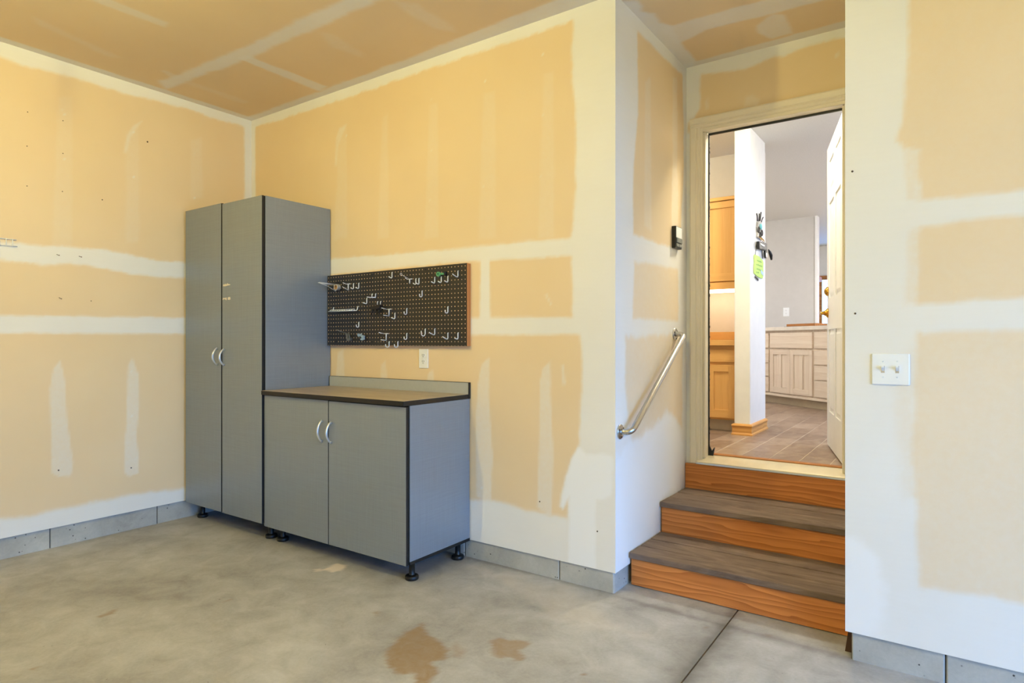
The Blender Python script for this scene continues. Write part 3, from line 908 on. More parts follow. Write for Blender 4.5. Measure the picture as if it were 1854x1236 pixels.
mm = (M['maple'], M['maple_h'])
desk = thing('desk_cabinet', 'honey maple base cabinet with drawers seen left through the doorway', 'cabinet', (-1.9, 5.4, ZK))
DX0, DX1 = -2.35, -1.383
obj('carcass', B(DX0, DX1, 5.15, 5.64, .625, 1.225), M['maple_h'], desk)
obj('toe_kick', B(DX0, DX1 - .01, 5.20, 5.24, ZK + .002, .625), M['toe'], desk)
obj('drawer', B(-1.617, -1.40, 5.13, 5.15, 1.092, 1.195, bev=.003), M['maple_h'], desk)
obj('drawer', B(-2.30, -1.650, 5.13, 5.15, 1.092, 1.195, bev=.003), M['maple_h'], desk)
frame_door(desk, -1.80, -1.40, .64, 1.07, 5.13, mm, mid=True)
frame_door(desk, -2.30, -1.82, .64, 1.07, 5.13, mm, mid=True)
dt = thing('desk_worktop', 'thick yellow maple desk top with a low backsplash behind the doorway pillar', 'worktop', (-1.9, 5.4, 1.225))
obj('top', B(DX0, DX1, 5.10, 5.64, 1.227, 1.272, bev=.002), M['maple_h'], dt)
obj('backsplash', B(DX0, DX1, 5.62, 5.655, 1.273, 1.345, bev=.002), M['maple_h'], dt)
wc = thing('wall_cabinet', 'honey maple wall cabinet hung above the desk through the doorway', 'cabinet', (-1.8, 5.45, 1.71))
obj('carcass', B(-2.2, -1.392, 5.32, 5.645, 1.72, 2.44), M['maple'], wc)
obj('crown', B(-2.2, -1.392, 5.29, 5.33, 2.44, 2.47, bev=.003), M['maple_h'], wc)
frame_door(wc, -1.86, -1.398, 1.765, 2.435, 5.30, mm)
obj('light_rail', B(-2.2, -1.392, 5.295, 5.325, 1.70, 1.755, bev=.002), M['maple_h'], wc)
obj('lamp_strip', B(-1.95, -1.42, 5.44, 5.52, 1.685, 1.716), emit('under_cabinet_glow', (1.0, .86, .62), 6.0), wc)

pm = (M['pale_maple'], M['pale_maple_h'])
IA = Vector((-1.829, 7.989, 0)); IT = math.atan2(-.652, .758)
isl = thing('kitchen_island', 'pale maple island cabinet with drawers set diagonally in the kitchen', 'cabinet', (IA.x, IA.y, ZK), IT)
obj('carcass', B(-.55, 1.9, -.05, .60, .095, .855), M['pale_maple'], isl, local=True)
obj('toe_kick', B(-.55, 1.9, -.002, .03, .002, .1), M['toe'], isl, local=True)
obj('bottom_rail', B(-.55, 1.9, -.070, -.04, .095, .12, bev=.002), M['pale_maple_h'], isl, local=True)
G = .006
def dwr(a, b, z0, z1):
    obj('drawer', B(a, b, -.070, -.048, z0 - ZK, z1 - ZK, bev=.003), M['pale_maple_h'], isl, local=True)
dwr(.187, .885, 1.185, 1.36)
dwr(.915, 1.45, 1.185, 1.36); dwr(-.45, .157, 1.185, 1.36)
for z0, z1 in ((1.012, 1.165), (.850, 1.000), (.665, .838)):
    dwr(.915, 1.45, z0, z1); dwr(-.45, .157, z0, z1)
for a, b in ((.187, .533), (.537, .885)):
    frame_door(isl, a, b, .665 - ZK, 1.165 - ZK, -.070, pm, mid=True, local=True)
ic = tag(obj('island_worktop', B(-.58, 1.95, -.085, .66, 0, .042, bev=.003), plain('pale_counter', (214, 206, 196), .35), local=True),
         'pale flat worktop on the diagonal kitchen island', 'worktop')
ic.location = (IA.x, IA.y, 1.385); ic.rotation_euler = (0, 0, IT)
def on_isl(name, lx, ly, hx, hy, hz, m, label, cat, rz=0.0):
    o = tag(obj(name, B(-hx, hx, -hy, hy, 0, hz, bev=min(.002, hz / 4)), m, local=True), label, cat)
    p = IA + Matrix.Rotation(IT, 3, 'Z') @ Vector((lx, ly, 0))
    o.location = (p.x, p.y, 1.4275); o.rotation_euler = (0, 0, IT + rz)
on_isl('cutting_board', .22, .42, .24, .10, .045, M['oak'], 'brown wooden board lying at the left of the island worktop', 'board')
on_isl('magazine', .44, .16, .16, .11, .008, plain('dark_magazine', (70, 78, 92), .4), 'dark blue magazine lying flat beside the wooden board', 'magazine')
on_isl('paper_sheet', .74, .22, .10, .07, .004, M['plastic_white'], 'white paper sheet on the island next to the dark magazine', 'paper', .3)
on_isl('magazine', 1.02, .14, .14, .10, .006, plain('black_magazine', (44, 48, 60), .4), 'black magazine on the island nearest the open white door', 'magazine', .1)


def outlet(name, label, cx, cz, y, w=.038, h=.059):
    o = thing(name, label, 'outlet', (cx, y, cz))
    obj('cover_plate', B(cx - w, cx + w, y - .006, y, cz - h, cz + h, bev=.003, seg=2), M['plastic_white'], o)
    for dz in (-.0195, .0195):
        r = obj('receptacle', prism(bmesh.new(), [(cx + .017 * math.cos(a) * 1.0, cz + dz + .0145 * math.sin(a)) for a in (2 * math.pi * k / 16 for k in range(16))], 'y', y - .0085, y - .004), M['plastic_white'], o)
        for dx in (-.0065, .0065):
            obj('slot', B(cx + dx - .0012, cx + dx + .0012, y - .0092, y - .008, cz + dz - .001, cz + dz + .008), M['slot'], r)
        obj('ground_hole', B(cx - .002, cx + .002, y - .0092, y - .008, cz + dz - .010, cz + dz - .005), M['slot'], r)
    obj('screw', lathe(bmesh.new(), [(.003, 0), (.002, -.0012)], (cx, y - .006, cz), 'y', 8), M['zinc'], o)
    return o


outlet('wall_outlet', 'white duplex wall outlet on the bare drywall below the black pegboard', -2.642, 1.155, YB)
outlet('wall_outlet', 'white wall outlet on the grey kitchen wall above the island', -1.802, 1.66, 9.07)

# things hung on the kitchen pillar (east face)
PX = -1.255
kr = thing('key_rack', 'ornate pewter key rack with turquoise stone fixed high on the white pillar', 'key rack', (PX, 5.26, 2.16))
bm = prism(bmesh.new(), [(5.19, 2.09), (5.33, 2.085), (5.345, 2.13), (5.32, 2.16), (5.34, 2.19), (5.31, 2.225), (5.26, 2.23), (5.20, 2.215), (5.185, 2.17), (5.20, 2.13)], 'x', PX + .001, PX + .014)
obj('back_plate', bm, plain('pewter', (150, 148, 146), .4, .7, var=.4, vscale=60), kr)
obj('stone', lathe(bmesh.new(), [(.026, 0), (.022, .010), (.008, .014)], (PX + .013, 5.275, 2.185), 'x', 12), plain('turquoise', (110, 190, 205), .3), kr)
for y, z, dy, dz in ((5.20, 2.24, -.05, .03), (5.245, 2.235, -.01, .05), (5.275, 2.235, .015, .07), (5.31, 2.235, .05, .04)):
    obj('prong', tube(bmesh.new(), [(PX + .008, y, z - .02), (PX + .012, y + dy * .5, z + dz * .5), (PX + .014, y + dy, z + dz)], .005, 6), M['slot'], kr)
for y, z in ((5.21, 2.15), (5.31, 2.14), (5.26, 2.115)):
    obj('scroll', tube(bmesh.new(), [(PX + .016, y + .022 * math.cos(a), z + .022 * math.sin(a)) for a in (2 * math.pi * q / 12 for q in range(12))], .005, 6, closed=True), M['slot'], kr)
for y in (5.22, 5.27, 5.31):
    obj('hook', tube(bmesh.new(), [(PX + .012, y, 2.10), (PX + .028, y, 2.085), (PX + .034, y, 2.075), (PX + .030, y, 2.06)], .003, 6), M['brass'], kr)
wl = thing('wallet', 'black card wallet with silver clip hanging under the key rack', 'wallet', (PX, 5.29, 2.03))
bm = B(-.012, .012, -.13, .13, -.03, .03, bev=.004)
bmesh.ops.rotate(bm, cent=(0, 0, 0), matrix=Matrix.Rotation(.06, 3, 'X'), verts=bm.verts[:])
q = obj('cover', bm, M['black_plastic'], wl, local=True); q.location = (.02, 0, 0)
q = obj('clip', B(.0, .004, -.10, .02, -.002, .008), M['alu'], wl, local=True); q.location = (.0325, 0, 0)
fb = thing('key_fob', 'black and silver key fob on a ring below the wallet', 'key', (PX, 5.415, 1.985))
obj('fob_body', prism(bmesh.new(), [(5.415 + .03 * math.cos(a), 1.985 + .04 * math.sin(a)) for a in (2 * math.pi * k / 14 for k in range(14))], 'x', PX + .012, PX + .026), M['black_plastic'], fb)
obj('button_face', prism(bmesh.new(), [(5.42 + .018 * math.cos(a), 1.972 + .02 * math.sin(a)) for a in (2 * math.pi * k / 12 for k in range(12))], 'x', PX + .026, PX + .029), M['alu'], fb)
obj('key_ring', tube(bmesh.new(), [(PX + .019, 5.43 + .02 * math.cos(a), 2.035 + .02 * math.sin(a)) for a in (2 * math.pi * k / 14 for k in range(14))], .002, 6, closed=True), M['zinc'], fb)
pn = tag(obj('key_tag', tube(bmesh.new(), [(PX + .03, 5.47, 2.025), (PX + .035, 5.49, 2.005), (PX + .04, 5.515, 1.98), (PX + .04, 5.535, 1.945)], [.003, .012, .015, .008], 8), M['black_plastic'], loc=(PX + .03, 5.47, 1.99)),
         'slim black key tag dangling past the pillar edge beside the fob', 'key tag')
sg = thing('hanging_tag', 'lime green paper tag on strings hanging low on the white pillar', 'tag', (PX, 5.25, 1.86))
lime = plain('lime_card', (190, 226, 110), .6, var=.08, vscale=40)
obj('card', prism(bmesh.new(), [(5.105, 1.795), (5.16, 1.785), (5.25, 1.775), (5.37, 1.775), (5.395, 1.80), (5.40, 1.91), (5.38, 1.925), (5.26, 1.945), (5.12, 1.945), (5.105, 1.93), (5.115, 1.88), (5.10, 1.84)], 'x', PX + .003, PX + .007), lime, sg)
ink = plain('faded_ink', (140, 186, 92), .7)
for z, a, b in ((1.905, 5.19, 5.34), (1.872, 5.16, 5.36), (1.838, 5.18, 5.33), (1.812, 5.16, 5.25)):
    y = a
    while y < b:
        wd = random.uniform(.012, .035)
        obj('lettering', B(PX + .007, PX + .0078, y, min(y + wd, b), z - .006, z + random.uniform(.002, .008)), ink, sg)
        y += wd + .01
obj('sticker', prism(bmesh.new(), [(5.31, 1.815), (5.39, 1.80), (5.395, 1.825), (5.315, 1.842)], 'x', PX + .007, PX + .009), plain('sky_sticker', (170, 214, 236), .4), sg)
for a, b in ((5.13, 5.19), (5.37, 5.31)):
    obj('string', tube(bmesh.new(), [(PX + .006, a, 1.94), (PX + .008, (a + b) / 2 - .01, 1.985), (PX + .012, b, 2.03)], .0022, 5), M['slot'], sg)
bm = bmesh.new()
for k in range(5):
    box(bm, PX + .004, PX + .008, 5.13 + k * .022, 5.145 + k * .022, 1.762 - k * .004, 1.776 - k * .003)
obj('fringe', bm, M['slot'], sg)

# kitchen ceiling lamps out of view, some added as fill
def flush_lamp(x, y, label, rgb, s):
    kl = thing('ceiling_lamp', label, 'lamp', (x, y, ZKC))
    obj('lamp_base', lathe(bmesh.new(), [(.14, 0), (.14, -.02), (.12, -.03)], (x, y, ZKC), 'z', 24), M['white'], kl)
    obj('diffuser', lathe(bmesh.new(), [(.125, -.03), (.12, -.06), (.08, -.085), (.02, -.095)], (x, y, ZKC), 'z', 20), emit('kitchen_lamp_glow', rgb, s), kl)


flush_lamp(-.85, 4.25, 'round flush ceiling lamp just inside the kitchen doorway', (1.0, .90, .66), KBULB * .62)
flush_lamp(.6, 7.2, 'unseen round fill lamp added over the right side of the kitchen', (1.0, .95, .88), KBULB * 1.35)  # unseen lamp added to brighten the pillar side and far wall
flush_lamp(-2.7, 7.0, 'unseen round fill lamp added over the far left of the kitchen', (1.0, .95, .88), KBULB * .85)  # unseen lamp added to light the island front
flush_lamp(-2.4, 4.5, 'round flush ceiling lamp above the maple desk corner', (1.0, .89, .64), KBULB * .40)

flush_lamp(.3, 10.6, 'unseen round fill lamp added in the far room beyond the kitchen', (1.0, .95, .88), KBULB * 1.1)  # unseen lamp added to lift the blue far room

# bare garage bulbs on the ceiling, outside the frame; the last is added fill
def bulb(x, y, label, s=1.0, rgb=(1.0, .92, .38)):
    t = thing('ceiling_lamp', label, 'lamp', (x, y, ZC))
    h = .16
    obj('lampholder', lathe(bmesh.new(), [(.055, 0), (.055, -.02), (.02, -.035), (.012, -.04), (.012, -h), (.022, -h - .004), (.022, -h - .05)], (x, y, ZC), 'z', 18), M['plastic_white'], t)
    obj('bulb', lathe(bmesh.new(), [(.014, -.05 - h), (.018, -.065 - h), (.031, -.088 - h), (.034, -.105 - h), (.030, -.122 - h), (.017, -.136 - h), (.004, -.140 - h)], (x, y, ZC), 'z', 14), emit('bulb_glow', rgb, BULB * s), t)
B1, B2, B3 = 0.88, 0.72, 0.95
bulb(-2.6, .5, 'bare ceiling bulb above the left side of the garage', B1, (1.0, .83, .29))
if B2:
    bulb(2.1, .7, 'bare ceiling bulb above the middle of the garage', B2)
if B3:
    bulb(-.7, -.6, 'bare fill bulb added behind the camera', B3)  # extra bulb added to even out the warm light

# ------------------------------------------------------------------ garage cabinets
def foot(parent, x, y, ztop):
    f = obj('foot', lathe(bmesh.new(), [(.020, .020), (.016, .024), (.016, ztop - .022), (.021, ztop - .020), (.021, ztop)], (x, y, 0), 'z', 16), M['black_plastic'], parent)
    bm = lathe(bmesh.new(), [(.033, .0), (.036, .004), (.036, .018), (.032, .023), (.018, .026)], (x, y, 0), 'z', 24)
    obj('foot_pad', bm, M['black_plastic'], f)


def bow(parent, x, z0, z1, yf, out=.032):
    """arched pull standing on two ends"""
    n = 13
    pts = []; R = []
    for i in range(n):
        t = i / (n - 1)
        pts.append((x, yf - .004 - out * math.sin(math.pi * t) ** .8, z0 + (z1 - z0) * t))
        R.append(.0048 + .0022 * math.sin(math.pi * t))
    bm = tube(bmesh.new(), pts, R, 10)
    for z in (z0 + .008, z1 - .008):
        tube(bm, [(x, yf, z), (x, yf - .013, z)], .0045, 8)
    return obj('handle', bm, M['alu'], parent)


def slab_door(parent, x0, x1, z0, z1, yf, hx, hz0, hz1):
    d = obj('door', B(x0, x1, yf + .001, yf + .018, z0, z1, bev=.0008), M['black'], parent)
    obj('door_face', B(x0 + .0012, x1 - .0012, yf, yf + .0015, z0 + .0012, z1 - .0012), M['laminate'], d)
    bow(d, hx, hz0, hz1, yf)
    return d


TY = 2.303
tc = thing('tall_cabinet', 'tall two-door grey laminate cabinet standing in the left corner', 'cabinet', (-3.975, 2.57, 0))
obj('carcass', B(-4.434, -3.5195, TY + .019, 2.828, .122, 2.174), M['black'], tc)
obj('side_panel', B(-3.5195, -3.516, TY + .024, 2.828, .122, 2.1765), M['laminate'], tc)
obj('side_panel', B(-4.4375, -4.434, TY + .024, 2.828, .122, 2.1765), M['laminate'], tc)
obj('top_panel', B(-4.434, -3.5195, TY + .024, 2.828, 2.174, 2.1765), M['laminate'], tc)
slab_door(tc, -4.437, -3.979, .121, 2.184, TY, -4.022, 1.103, 1.218)
rd = slab_door(tc, -3.967, -3.519, .119, 2.176, TY, -3.938, 1.100, 1.213)
res_ = plain('label_residue', (226, 216, 200), .8)
for pts in ([(-3.957, 1.628), (-3.951, 1.640), (-3.940, 1.641), (-3.938, 1.632), (-3.932, 1.642), (-3.920, 1.642), (-3.914, 1.634), (-3.905, 1.646), (-3.897, 1.640), (-3.885, 1.638), (-3.872, 1.636), (-3.872, 1.631), (-3.90, 1.630), (-3.93, 1.626)],
            [(-3.962, 1.540), (-3.955, 1.551), (-3.945, 1.548), (-3.913, 1.551), (-3.913, 1.534), (-3.920, 1.533), (-3.932, 1.540), (-3.95, 1.541), (-3.957, 1.535)],
            [(-3.901, 1.536), (-3.898, 1.552), (-3.872, 1.553), (-3.868, 1.537), (-3.885, 1.534)]):
    obj('label_residue', prism(bmesh.new(), pts, 'y', TY - .0006, TY + .0004), res_, rd)
for x, y in ((-4.395, 2.405), (-3.572, 2.405), (-4.395, 2.78), (-3.572, 2.78)):
    foot(tc, x, y, .122)

BY = 2.315
bc = thing('base_cabinet', 'low two-door grey laminate base cabinet beside the tall cabinet', 'cabinet', (-2.897, 2.575, 0))
obj('carcass', B(-3.5125, -2.2815, BY + .019, 2.828, .108, .927), M['black'], bc)
obj('side_panel', B(-2.2815, -2.278, BY + .024, 2.828, .121, .9275), M['laminate'], bc)
slab_door(bc, -3.512, -2.897, .104, .924, BY, -2.946, .683, .809)
slab_door(bc, -2.892, -2.282, .104, .922, BY, -2.868, .683, .805)
obj('bottom_edge', B(-2.2816, -2.2772, BY + .022, 2.83, .104, .121), M['black'], bc)
for x, y in ((-2.333, 2.41), (-2.335, 2.79), (-3.455, 2.41), (-3.455, 2.79)):
    foot(bc, x, y, .108)
wt = thing('worktop', 'brown-grey worktop with black edges and low backsplash on the base cabinet', 'worktop', (-2.89, 2.56, .928))
obj('top_slab', B(-3.510, -2.2765, 2.292, 2.832, .9285, .9535, bev=.001), M['black'], wt)
obj('top_sheet', B(-3.509, -2.2775, 2.293, 2.818, .9535, .9545), M['worktop'], wt)
bs = obj('backsplash', B(-3.510, -2.2765, 2.8165, 2.832, .9545, 1.021), M['splash'], wt)
obj('end_cap', B(-2.2765, -2.274, 2.8145, 2.8325, .9285, 1.0215), M['black'], bs)
obj('top_edge', B(-3.510, -2.274, 2.8155, 2.8325, 1.021, 1.0225), M['black'], bs)
obj('end_cap', B(-3.5125, -3.510, 2.8145, 2.8325, .9545, 1.0215), M['black'], bs)

# ------------------------------------------------------------------ pegboard and what hangs on it
PB0, PB1, PZ0, PZ1, PY = -3.511, -2.2745, 1.2335, 1.7125, 2.8
PITCH = (PB1 - PB0) / 48.0
pb = thing('pegboard', 'black perforated pegboard screwed to the back wall over the worktop', 'pegboard', ((PB0 + PB1) / 2, PY, PZ0))
used = set()


def peg_panel():
    bm = bmesh.new()
    N = 8
    r = .0034
    for i in range(48):
        for k in range(1, 19):
            cx = PB0 + (i + .5) * PITCH; cz = PZ0 + k * PITCH
            hx = PITCH / 2
            z0 = cz - PITCH / 2; z1 = cz + PITCH / 2 if k < 18 else PZ1
            if k == 1:
                z0 = PZ0
            out = [(cx + hx, cz), (cx + hx, z1), (cx, z1), (cx - hx, z1), (cx - hx, cz), (cx - hx, z0), (cx, z0), (cx + hx, z0)]
            o = [bm.verts.new((a, PY, b)) for a, b in out]
            q = [bm.verts.new((cx + r * math.cos(w), PY, cz + r * math.sin(w))) for w in (2 * math.pi * n / N for n in range(N))]
            for n in range(N):
                bm.faces.new((o[n], q[n], q[(n + 1) % N], o[(n + 1) % N]))
    # sides and back
    for (a, b, c, d) in (((PB0, PZ0), (PB1, PZ0), (PB1, PZ0), (PB0, PZ0)), ((PB0, PZ1), (PB1, PZ1), (PB1, PZ1), (PB0, PZ1))):
        z = a[1]
        bm.faces.new([bm.verts.new(p) for p in ((PB0, PY, z), (PB1, PY, z), (PB1, PY + .005, z), (PB0, PY + .005, z))])
    for x in (PB0, PB1):
        bm.faces.new([bm.verts.new(p) for p in ((x, PY, PZ0), (x, PY, PZ1), (x, PY + .005, PZ1), (x, PY + .005, PZ0))])
    bmesh.ops.remove_doubles(bm, verts=bm.verts[:], dist=1e-5)
    bmesh.ops.recalc_face_normals(bm, faces=bm.faces[:])
    return bm


def peg_holes():
    bm = bmesh.new()
    r = .0034
    for i in range(48):
        for k in range(1, 19):
            cx = PB0 + (i + .5) * PITCH; cz = PZ0 + k * PITCH
            a = [bm.verts.new((cx + r * math.cos(w), PY + .0002, cz + r * math.sin(w))) for w in (2 * math.pi * n / 8 for n in range(8))]
            b = [bm.verts.new((cx + r * .8 * math.cos(w), PY + .0022, cz + r * .8 * math.sin(w))) for w in (2 * math.pi * n / 8 for n in range(8))]
            for n in range(8):
                bm.faces.new((a[n], b[n], b[(n + 1) % 8], a[(n + 1) % 8]))
            bm.faces.new(b)
        cx = PB0 + (i + .5) * PITCH
        v = [bm.verts.new((cx + r * math.cos(w), PY - .0004, PZ0 + r * math.sin(w) - .0002)) for w in (math.pi * n / 5 for n in range(6))]
        v2 = [bm.verts.new((p.co.x, PY + .004, p.co.z)) for p in v]
        bm.faces.new(v)
        for n in range(5):
            bm.faces.new((v[n], v[n + 1], v2[n + 1], v2[n]))
    bmesh.ops.recalc_face_normals(bm, faces=bm.faces[:])
    return bm


def board_mat():
    k = NT('black_hardboard')
    a = k.noise(k.coord(), 180.0, 3, .6)
    k.set(k.ramp(a, [(0.3, lin((30, 29, 28))), (0.7, lin((46, 45, 43)))]), 0.42, 0, 0.5)
    return k.m


obj('panel', peg_panel(), board_mat(), pb)
hh = obj('drilled_hole', peg_holes(), plain('raw_fibre', (214, 186, 150), .9), pb)
hh['kind'] = 'stuff'
edge = wood('batten_wood', (206, 140, 80), (170, 104, 54), 'z', 'y', 14, 3)
edge_h = wood('batten_wood_h', (206, 140, 80), (170, 104, 54), 'x', 'z', 14, 3)
obj('batten', B(PB1 - .002, PB1 + .0005, PY + .0003, YB - .001, PZ0, PZ1), edge, pb)
obj('batten', B(PB0 + .001, PB0 + .03, PY + .006, YB - .001, PZ0 + .004, PZ1 - .004), edge, pb)
obj('batten', B(PB0 + .03, PB1 - .003, PY + .006, YB - .001, PZ1 - .04, PZ1 - .004), edge_h, pb)
obj('batten', B(PB0 + .03, PB1 - .003, PY + .006, YB - .001, PZ0 + .004, PZ0 + .04), edge_h, pb)
for i, k in ((17, 18), (35, 18), (17, 1), (35, 1), (3, 1)):
    obj('mounting_screw', lathe(bmesh.new(), [(.0052, -.0002), (.0048, -.0022), (.002, -.003)], (PB0 + (i + .5) * PITCH, PY, PZ0 + k * PITCH), 'y', 10), M['black_plastic'], pb)

WR = .0031
def hole(i, k):
    return PB0 + (i + .5) * PITCH, PZ0 + k * PITCH


def hook(label, i, k, kind='straight', L=.03, drop=None):
    """a steel wire hook: stem lying on the board, arm standing out of it"""
    x, z = hole(i, k)
    dz = drop or 1.42 * PITCH
    zb = z - dz
    y0 = PY - WR - .0004
    pts = [(x, PY + .002, z), (x, y0, z - .001), (x, y0, z - dz * .5), (x, y0, zb + .006)]
    if kind == 'straight':
        pts += [(x, y0 - .003, zb + .001), (x, y0 - .010, zb), (x, y0 - L, zb + .006)]
    elif kind == 'long':
        pts += [(x, y0 - .003, zb + .001), (x, y0 - .012, zb), (x, y0 - L * .85, zb + .010), (x, y0 - L, zb + .014)]
    elif kind == 'curl':
        for a in range(1, 7):
            w = math.pi * a / 6
            pts.append((x, y0 - L * .5 * (1 - math.cos(w)), zb + .006 - L * .32 * math.sin(w)))
        pts.append((x, y0 - L, zb + .016))
    elif kind == 'u':
        for a in range(1, 8):
            w = math.pi * a / 7
            pts.append((x, y0 - L * .5 * (1 - math.cos(w)), zb + .010 - L * .5 * math.sin(w)))
        pts.append((x, y0 - L, zb + .024))
    o = obj('pegboard_hook', tube(bmesh.new(), pts, WR, 8), M['zinc'], loc=(x, PY, z))
    tag(o, label, 'hook', 'steel hooks on the pegboard')
    return o


hook('straight steel hook alone near the pegboard top edge, left of its middle', 24, 18, 'straight', .028)
hook('left of two short steel hooks right of the tape roll', 10, 16, 'straight', .024)
hook('right of two short steel hooks right of the tape roll', 12, 16, 'straight', .026)
hook('straight steel hook left of the black tool clip, under the double hook', 15, 12, 'straight', .034)
hook('steel hook just right of and below the square double-prong bracket', 25, 8, 'straight', .031)
hook('small curled steel hook below the comb rack, above the grey clamp', 12, 6, 'curl', .021, .033)
hook('curled steel hook on the bottom edge, left of the two', 23, 1, 'curl', .030, .032)
hook('curled steel hook on the bottom edge, right of the two', 26, 1, 'curl', .030, .032)
hook('left of the close pair of steel hooks right of the loop wire bracket', 32, 16, 'straight', .024)
hook('right of the close pair of steel hooks right of the loop wire bracket', 33, 16, 'straight', .022)
hook('steel hook immediately left of the green plastic peg', 38, 16, 'straight', .030)
hook('steel hook hanging directly under the green plastic peg', 40, 16, 'straight', .028)
hook('steel hook immediately right of the green plastic peg', 42, 16, 'straight', .030)
hook('long steel hook nearest the top right corner of the pegboard', 45, 17, 'long', .048)
hook('small curled steel hook alone high on the right half, below the close pair', 34, 13, 'curl', .022)
hook('small curled steel hook alone at mid height near the right edge', 42, 9, 'curl', .024)
hook('small curled steel hook at mid height in the board middle', 29, 9, 'curl', .023)
hook('small curled steel hook low in the board middle, left of the wide hook', 29, 3, 'curl', .023)
hook('wide u-shaped steel hook low on the board right of its middle', 35, 4, 'u', .034)
hook('long steel hook beside the wide u-shaped hook', 38, 4, 'long', .048)
hook('long steel hook low on the right, left of the last corner hook', 42, 3, 'long', .046)
hook('short steel hook nearest the bottom right corner of the pegboard', 45, 3, 'straight', .030)


def bracket(label, i, k, L, bars=1, name='pegboard_bracket', drop=1.7 * PITCH):
    """T bracket: cross wire on top, stem, and prongs reaching out"""
    x, z = hole(i, k)
    t = thing(name, label, 'bracket', (x, PY, z), group='steel brackets on the pegboard')
    y0 = PY - .004
    obj('stem', tube(bmesh.new(), [(x, PY + .002, z), (x, y0, z), (x, y0, z - drop)], WR * 1.15, 8), M['zinc'], t)
    obj('cross_wire', tube(bmesh.new(), [(x - .022, y0 - .002, z - .001), (x + .022, y0 - .002, z - .001)], WR * .9, 8), M['zinc'], t)
    obj('prong', tube(bmesh.new(), [(x - .018, y0 - .002, z - .001), (x - .018, y0 - L, z + .006)], WR * .8, 8), M['zinc'], t)
    if bars > 1:
        obj('prong', tube(bmesh.new(), [(x, y0, z - drop), (x, y0 - L, z - drop + .004)], WR * .8, 8), M['zinc'], t)
    return t


b = bracket('long wire tool bracket at the upper left, reaching out past the tall cabinet', 3, 16, .13)
x, z = hole(3, 16)
obj('wire_loop', tube(bmesh.new(), [(x + .018, PY - .006, z), (x + .016, PY - .08, z + .004), (x + .004, PY - .145, z + .006), (x - .012, PY - .13, z + .006)], .0018, 6), M['zinc'], b)
obj('brace', tube(bmesh.new(), [(x, PY - .005, z - .042), (x - .004, PY - .07, z - .012), (x - .006, PY - .13, z + .003)], .0018, 6), M['zinc'], b)
b = bracket('steel tool bracket right of the tape roll on the upper left', 8, 16, .03)
obj('brace', tube(bmesh.new(), [hole(8, 16)[:1] + (PY - .005, hole(8, 16)[1] - .042), (hole(8, 16)[0] - .005, PY - .05, hole(8, 16)[1] - .022)], .0018, 6), M['zinc'], b)
bracket('square double-prong bracket right of the black tool clip', 23, 9, .048, 2)
bracket('square double-prong bracket low on the board beside the blue latch', 22, 3, .046, 2)
b = bracket('steel bracket with a thin loop wire at the upper middle', 30, 16, .02, drop=1.1 * PITCH)
x, z = hole(30, 16)
obj('loop_wire', tube(bmesh.new(), [(x - .01, PY - .006, z + .004), (x - .014, PY - .03, z + .013), (x - .018, PY - .055, z + .022)], .0013, 6), M['zinc'], b)
obj('loop', tube(bmesh.new(), [(x - .02, PY - .058 + .007 * math.cos(a), z + .026 + .007 * math.sin(a)) for a in (2 * math.pi * q / 12 for q in range(12))], .0013, 6, closed=True), M['zinc'], b)

# double hook
x, z = hole(17, 13)
t = thing('pegboard_double_hook', 'low steel double hook with a bar, above the black tool clip', 'hook', (x, PY, z))
for dx in (0.0, .033):
    obj('stem', tube(bmesh.new(), [(x + dx, PY + .002, z), (x + dx, PY - .005, z - .001), (x + dx, PY - .006, z - .022)], WR, 8), M['zinc'], t)
obj('bar', tube(bmesh.new(), [(x + .036, PY - .006, z - .024), (x, PY - .02, z - .024), (x - .004, PY - .045, z - .022)], WR, 8), M['zinc'], t)
# black clip
x, z = hole(19, 11)
t = thing('tool_clip', 'black spring tool clip on two steel pegs in the board middle', 'clip', (x, PY, z))
for dx in (0.0, .028):
    obj('peg', tube(bmesh.new(), [(x + dx, PY + .002, z), (x + dx, PY - .006, z), (x + dx, PY - .007, z - .020)], WR, 8), M['zinc'], t)
obj('clip_body', prism(bmesh.new(), [(x - .05, z - .032), (x + .045, z - .024), (x + .045, z - .046), (x + .02, z - .052), (x - .05, z - .050)], 'y', PY - .03, PY - .002), M['black_plastic'], t)
for a, bq in (((x - .03, z - .05), (x - .045, z - .085)), ((x + .0, z - .05), (x + .012, z - .088)), ((x + .03, z - .05), (x + .012, z - .082))):
    obj('jaw', tube(bmesh.new(), [(a[0], PY - .016, a[1]), (bq[0], PY - .02, bq[1])], .005, 6), M['black_plastic'], t)
# comb rack
x0, z = hole(2, 10); x1, _ = hole(12, 10)
t = thing('screwdriver_rack', 'grey comb-shaped wire screwdriver rack on the left half of the pegboard', 'rack', ((x0 + x1) / 2, PY, z))
for x in (x0, x1 - .014):
    obj('end_peg', tube(bmesh.new(), [(x + .006, PY + .002, z), (x + .006, PY - .005, z), (x + .002, PY - .006, z - .020), (x, PY - .012, z - .026)], WR * 1.1, 8), M['zinc'], t)
obj('bar', tube(bmesh.new(), [(x0 - .014, PY - .012, z - .027), (x1 - .012, PY - .012, z - .027)], WR, 8), M['zinc'], t)
obj('bar', tube(bmesh.new(), [(x0 - .01, PY - .036, z - .027), (x1 - .03, PY - .036, z - .027)], WR * .9, 8), M['zinc'], t)
for q in range(10):
    x = x0 + .008 + q * (x1 - x0 - .04) / 9
    obj('ring', tube(bmesh.new(), [(x + .009 * math.cos(a), PY - .024 + .012 * math.sin(a), z - .022 + .005 * math.cos(a)) for a in (2 * math.pi * n / 12 for n in range(12))], .0022, 6, closed=True), M['zinc'], t)
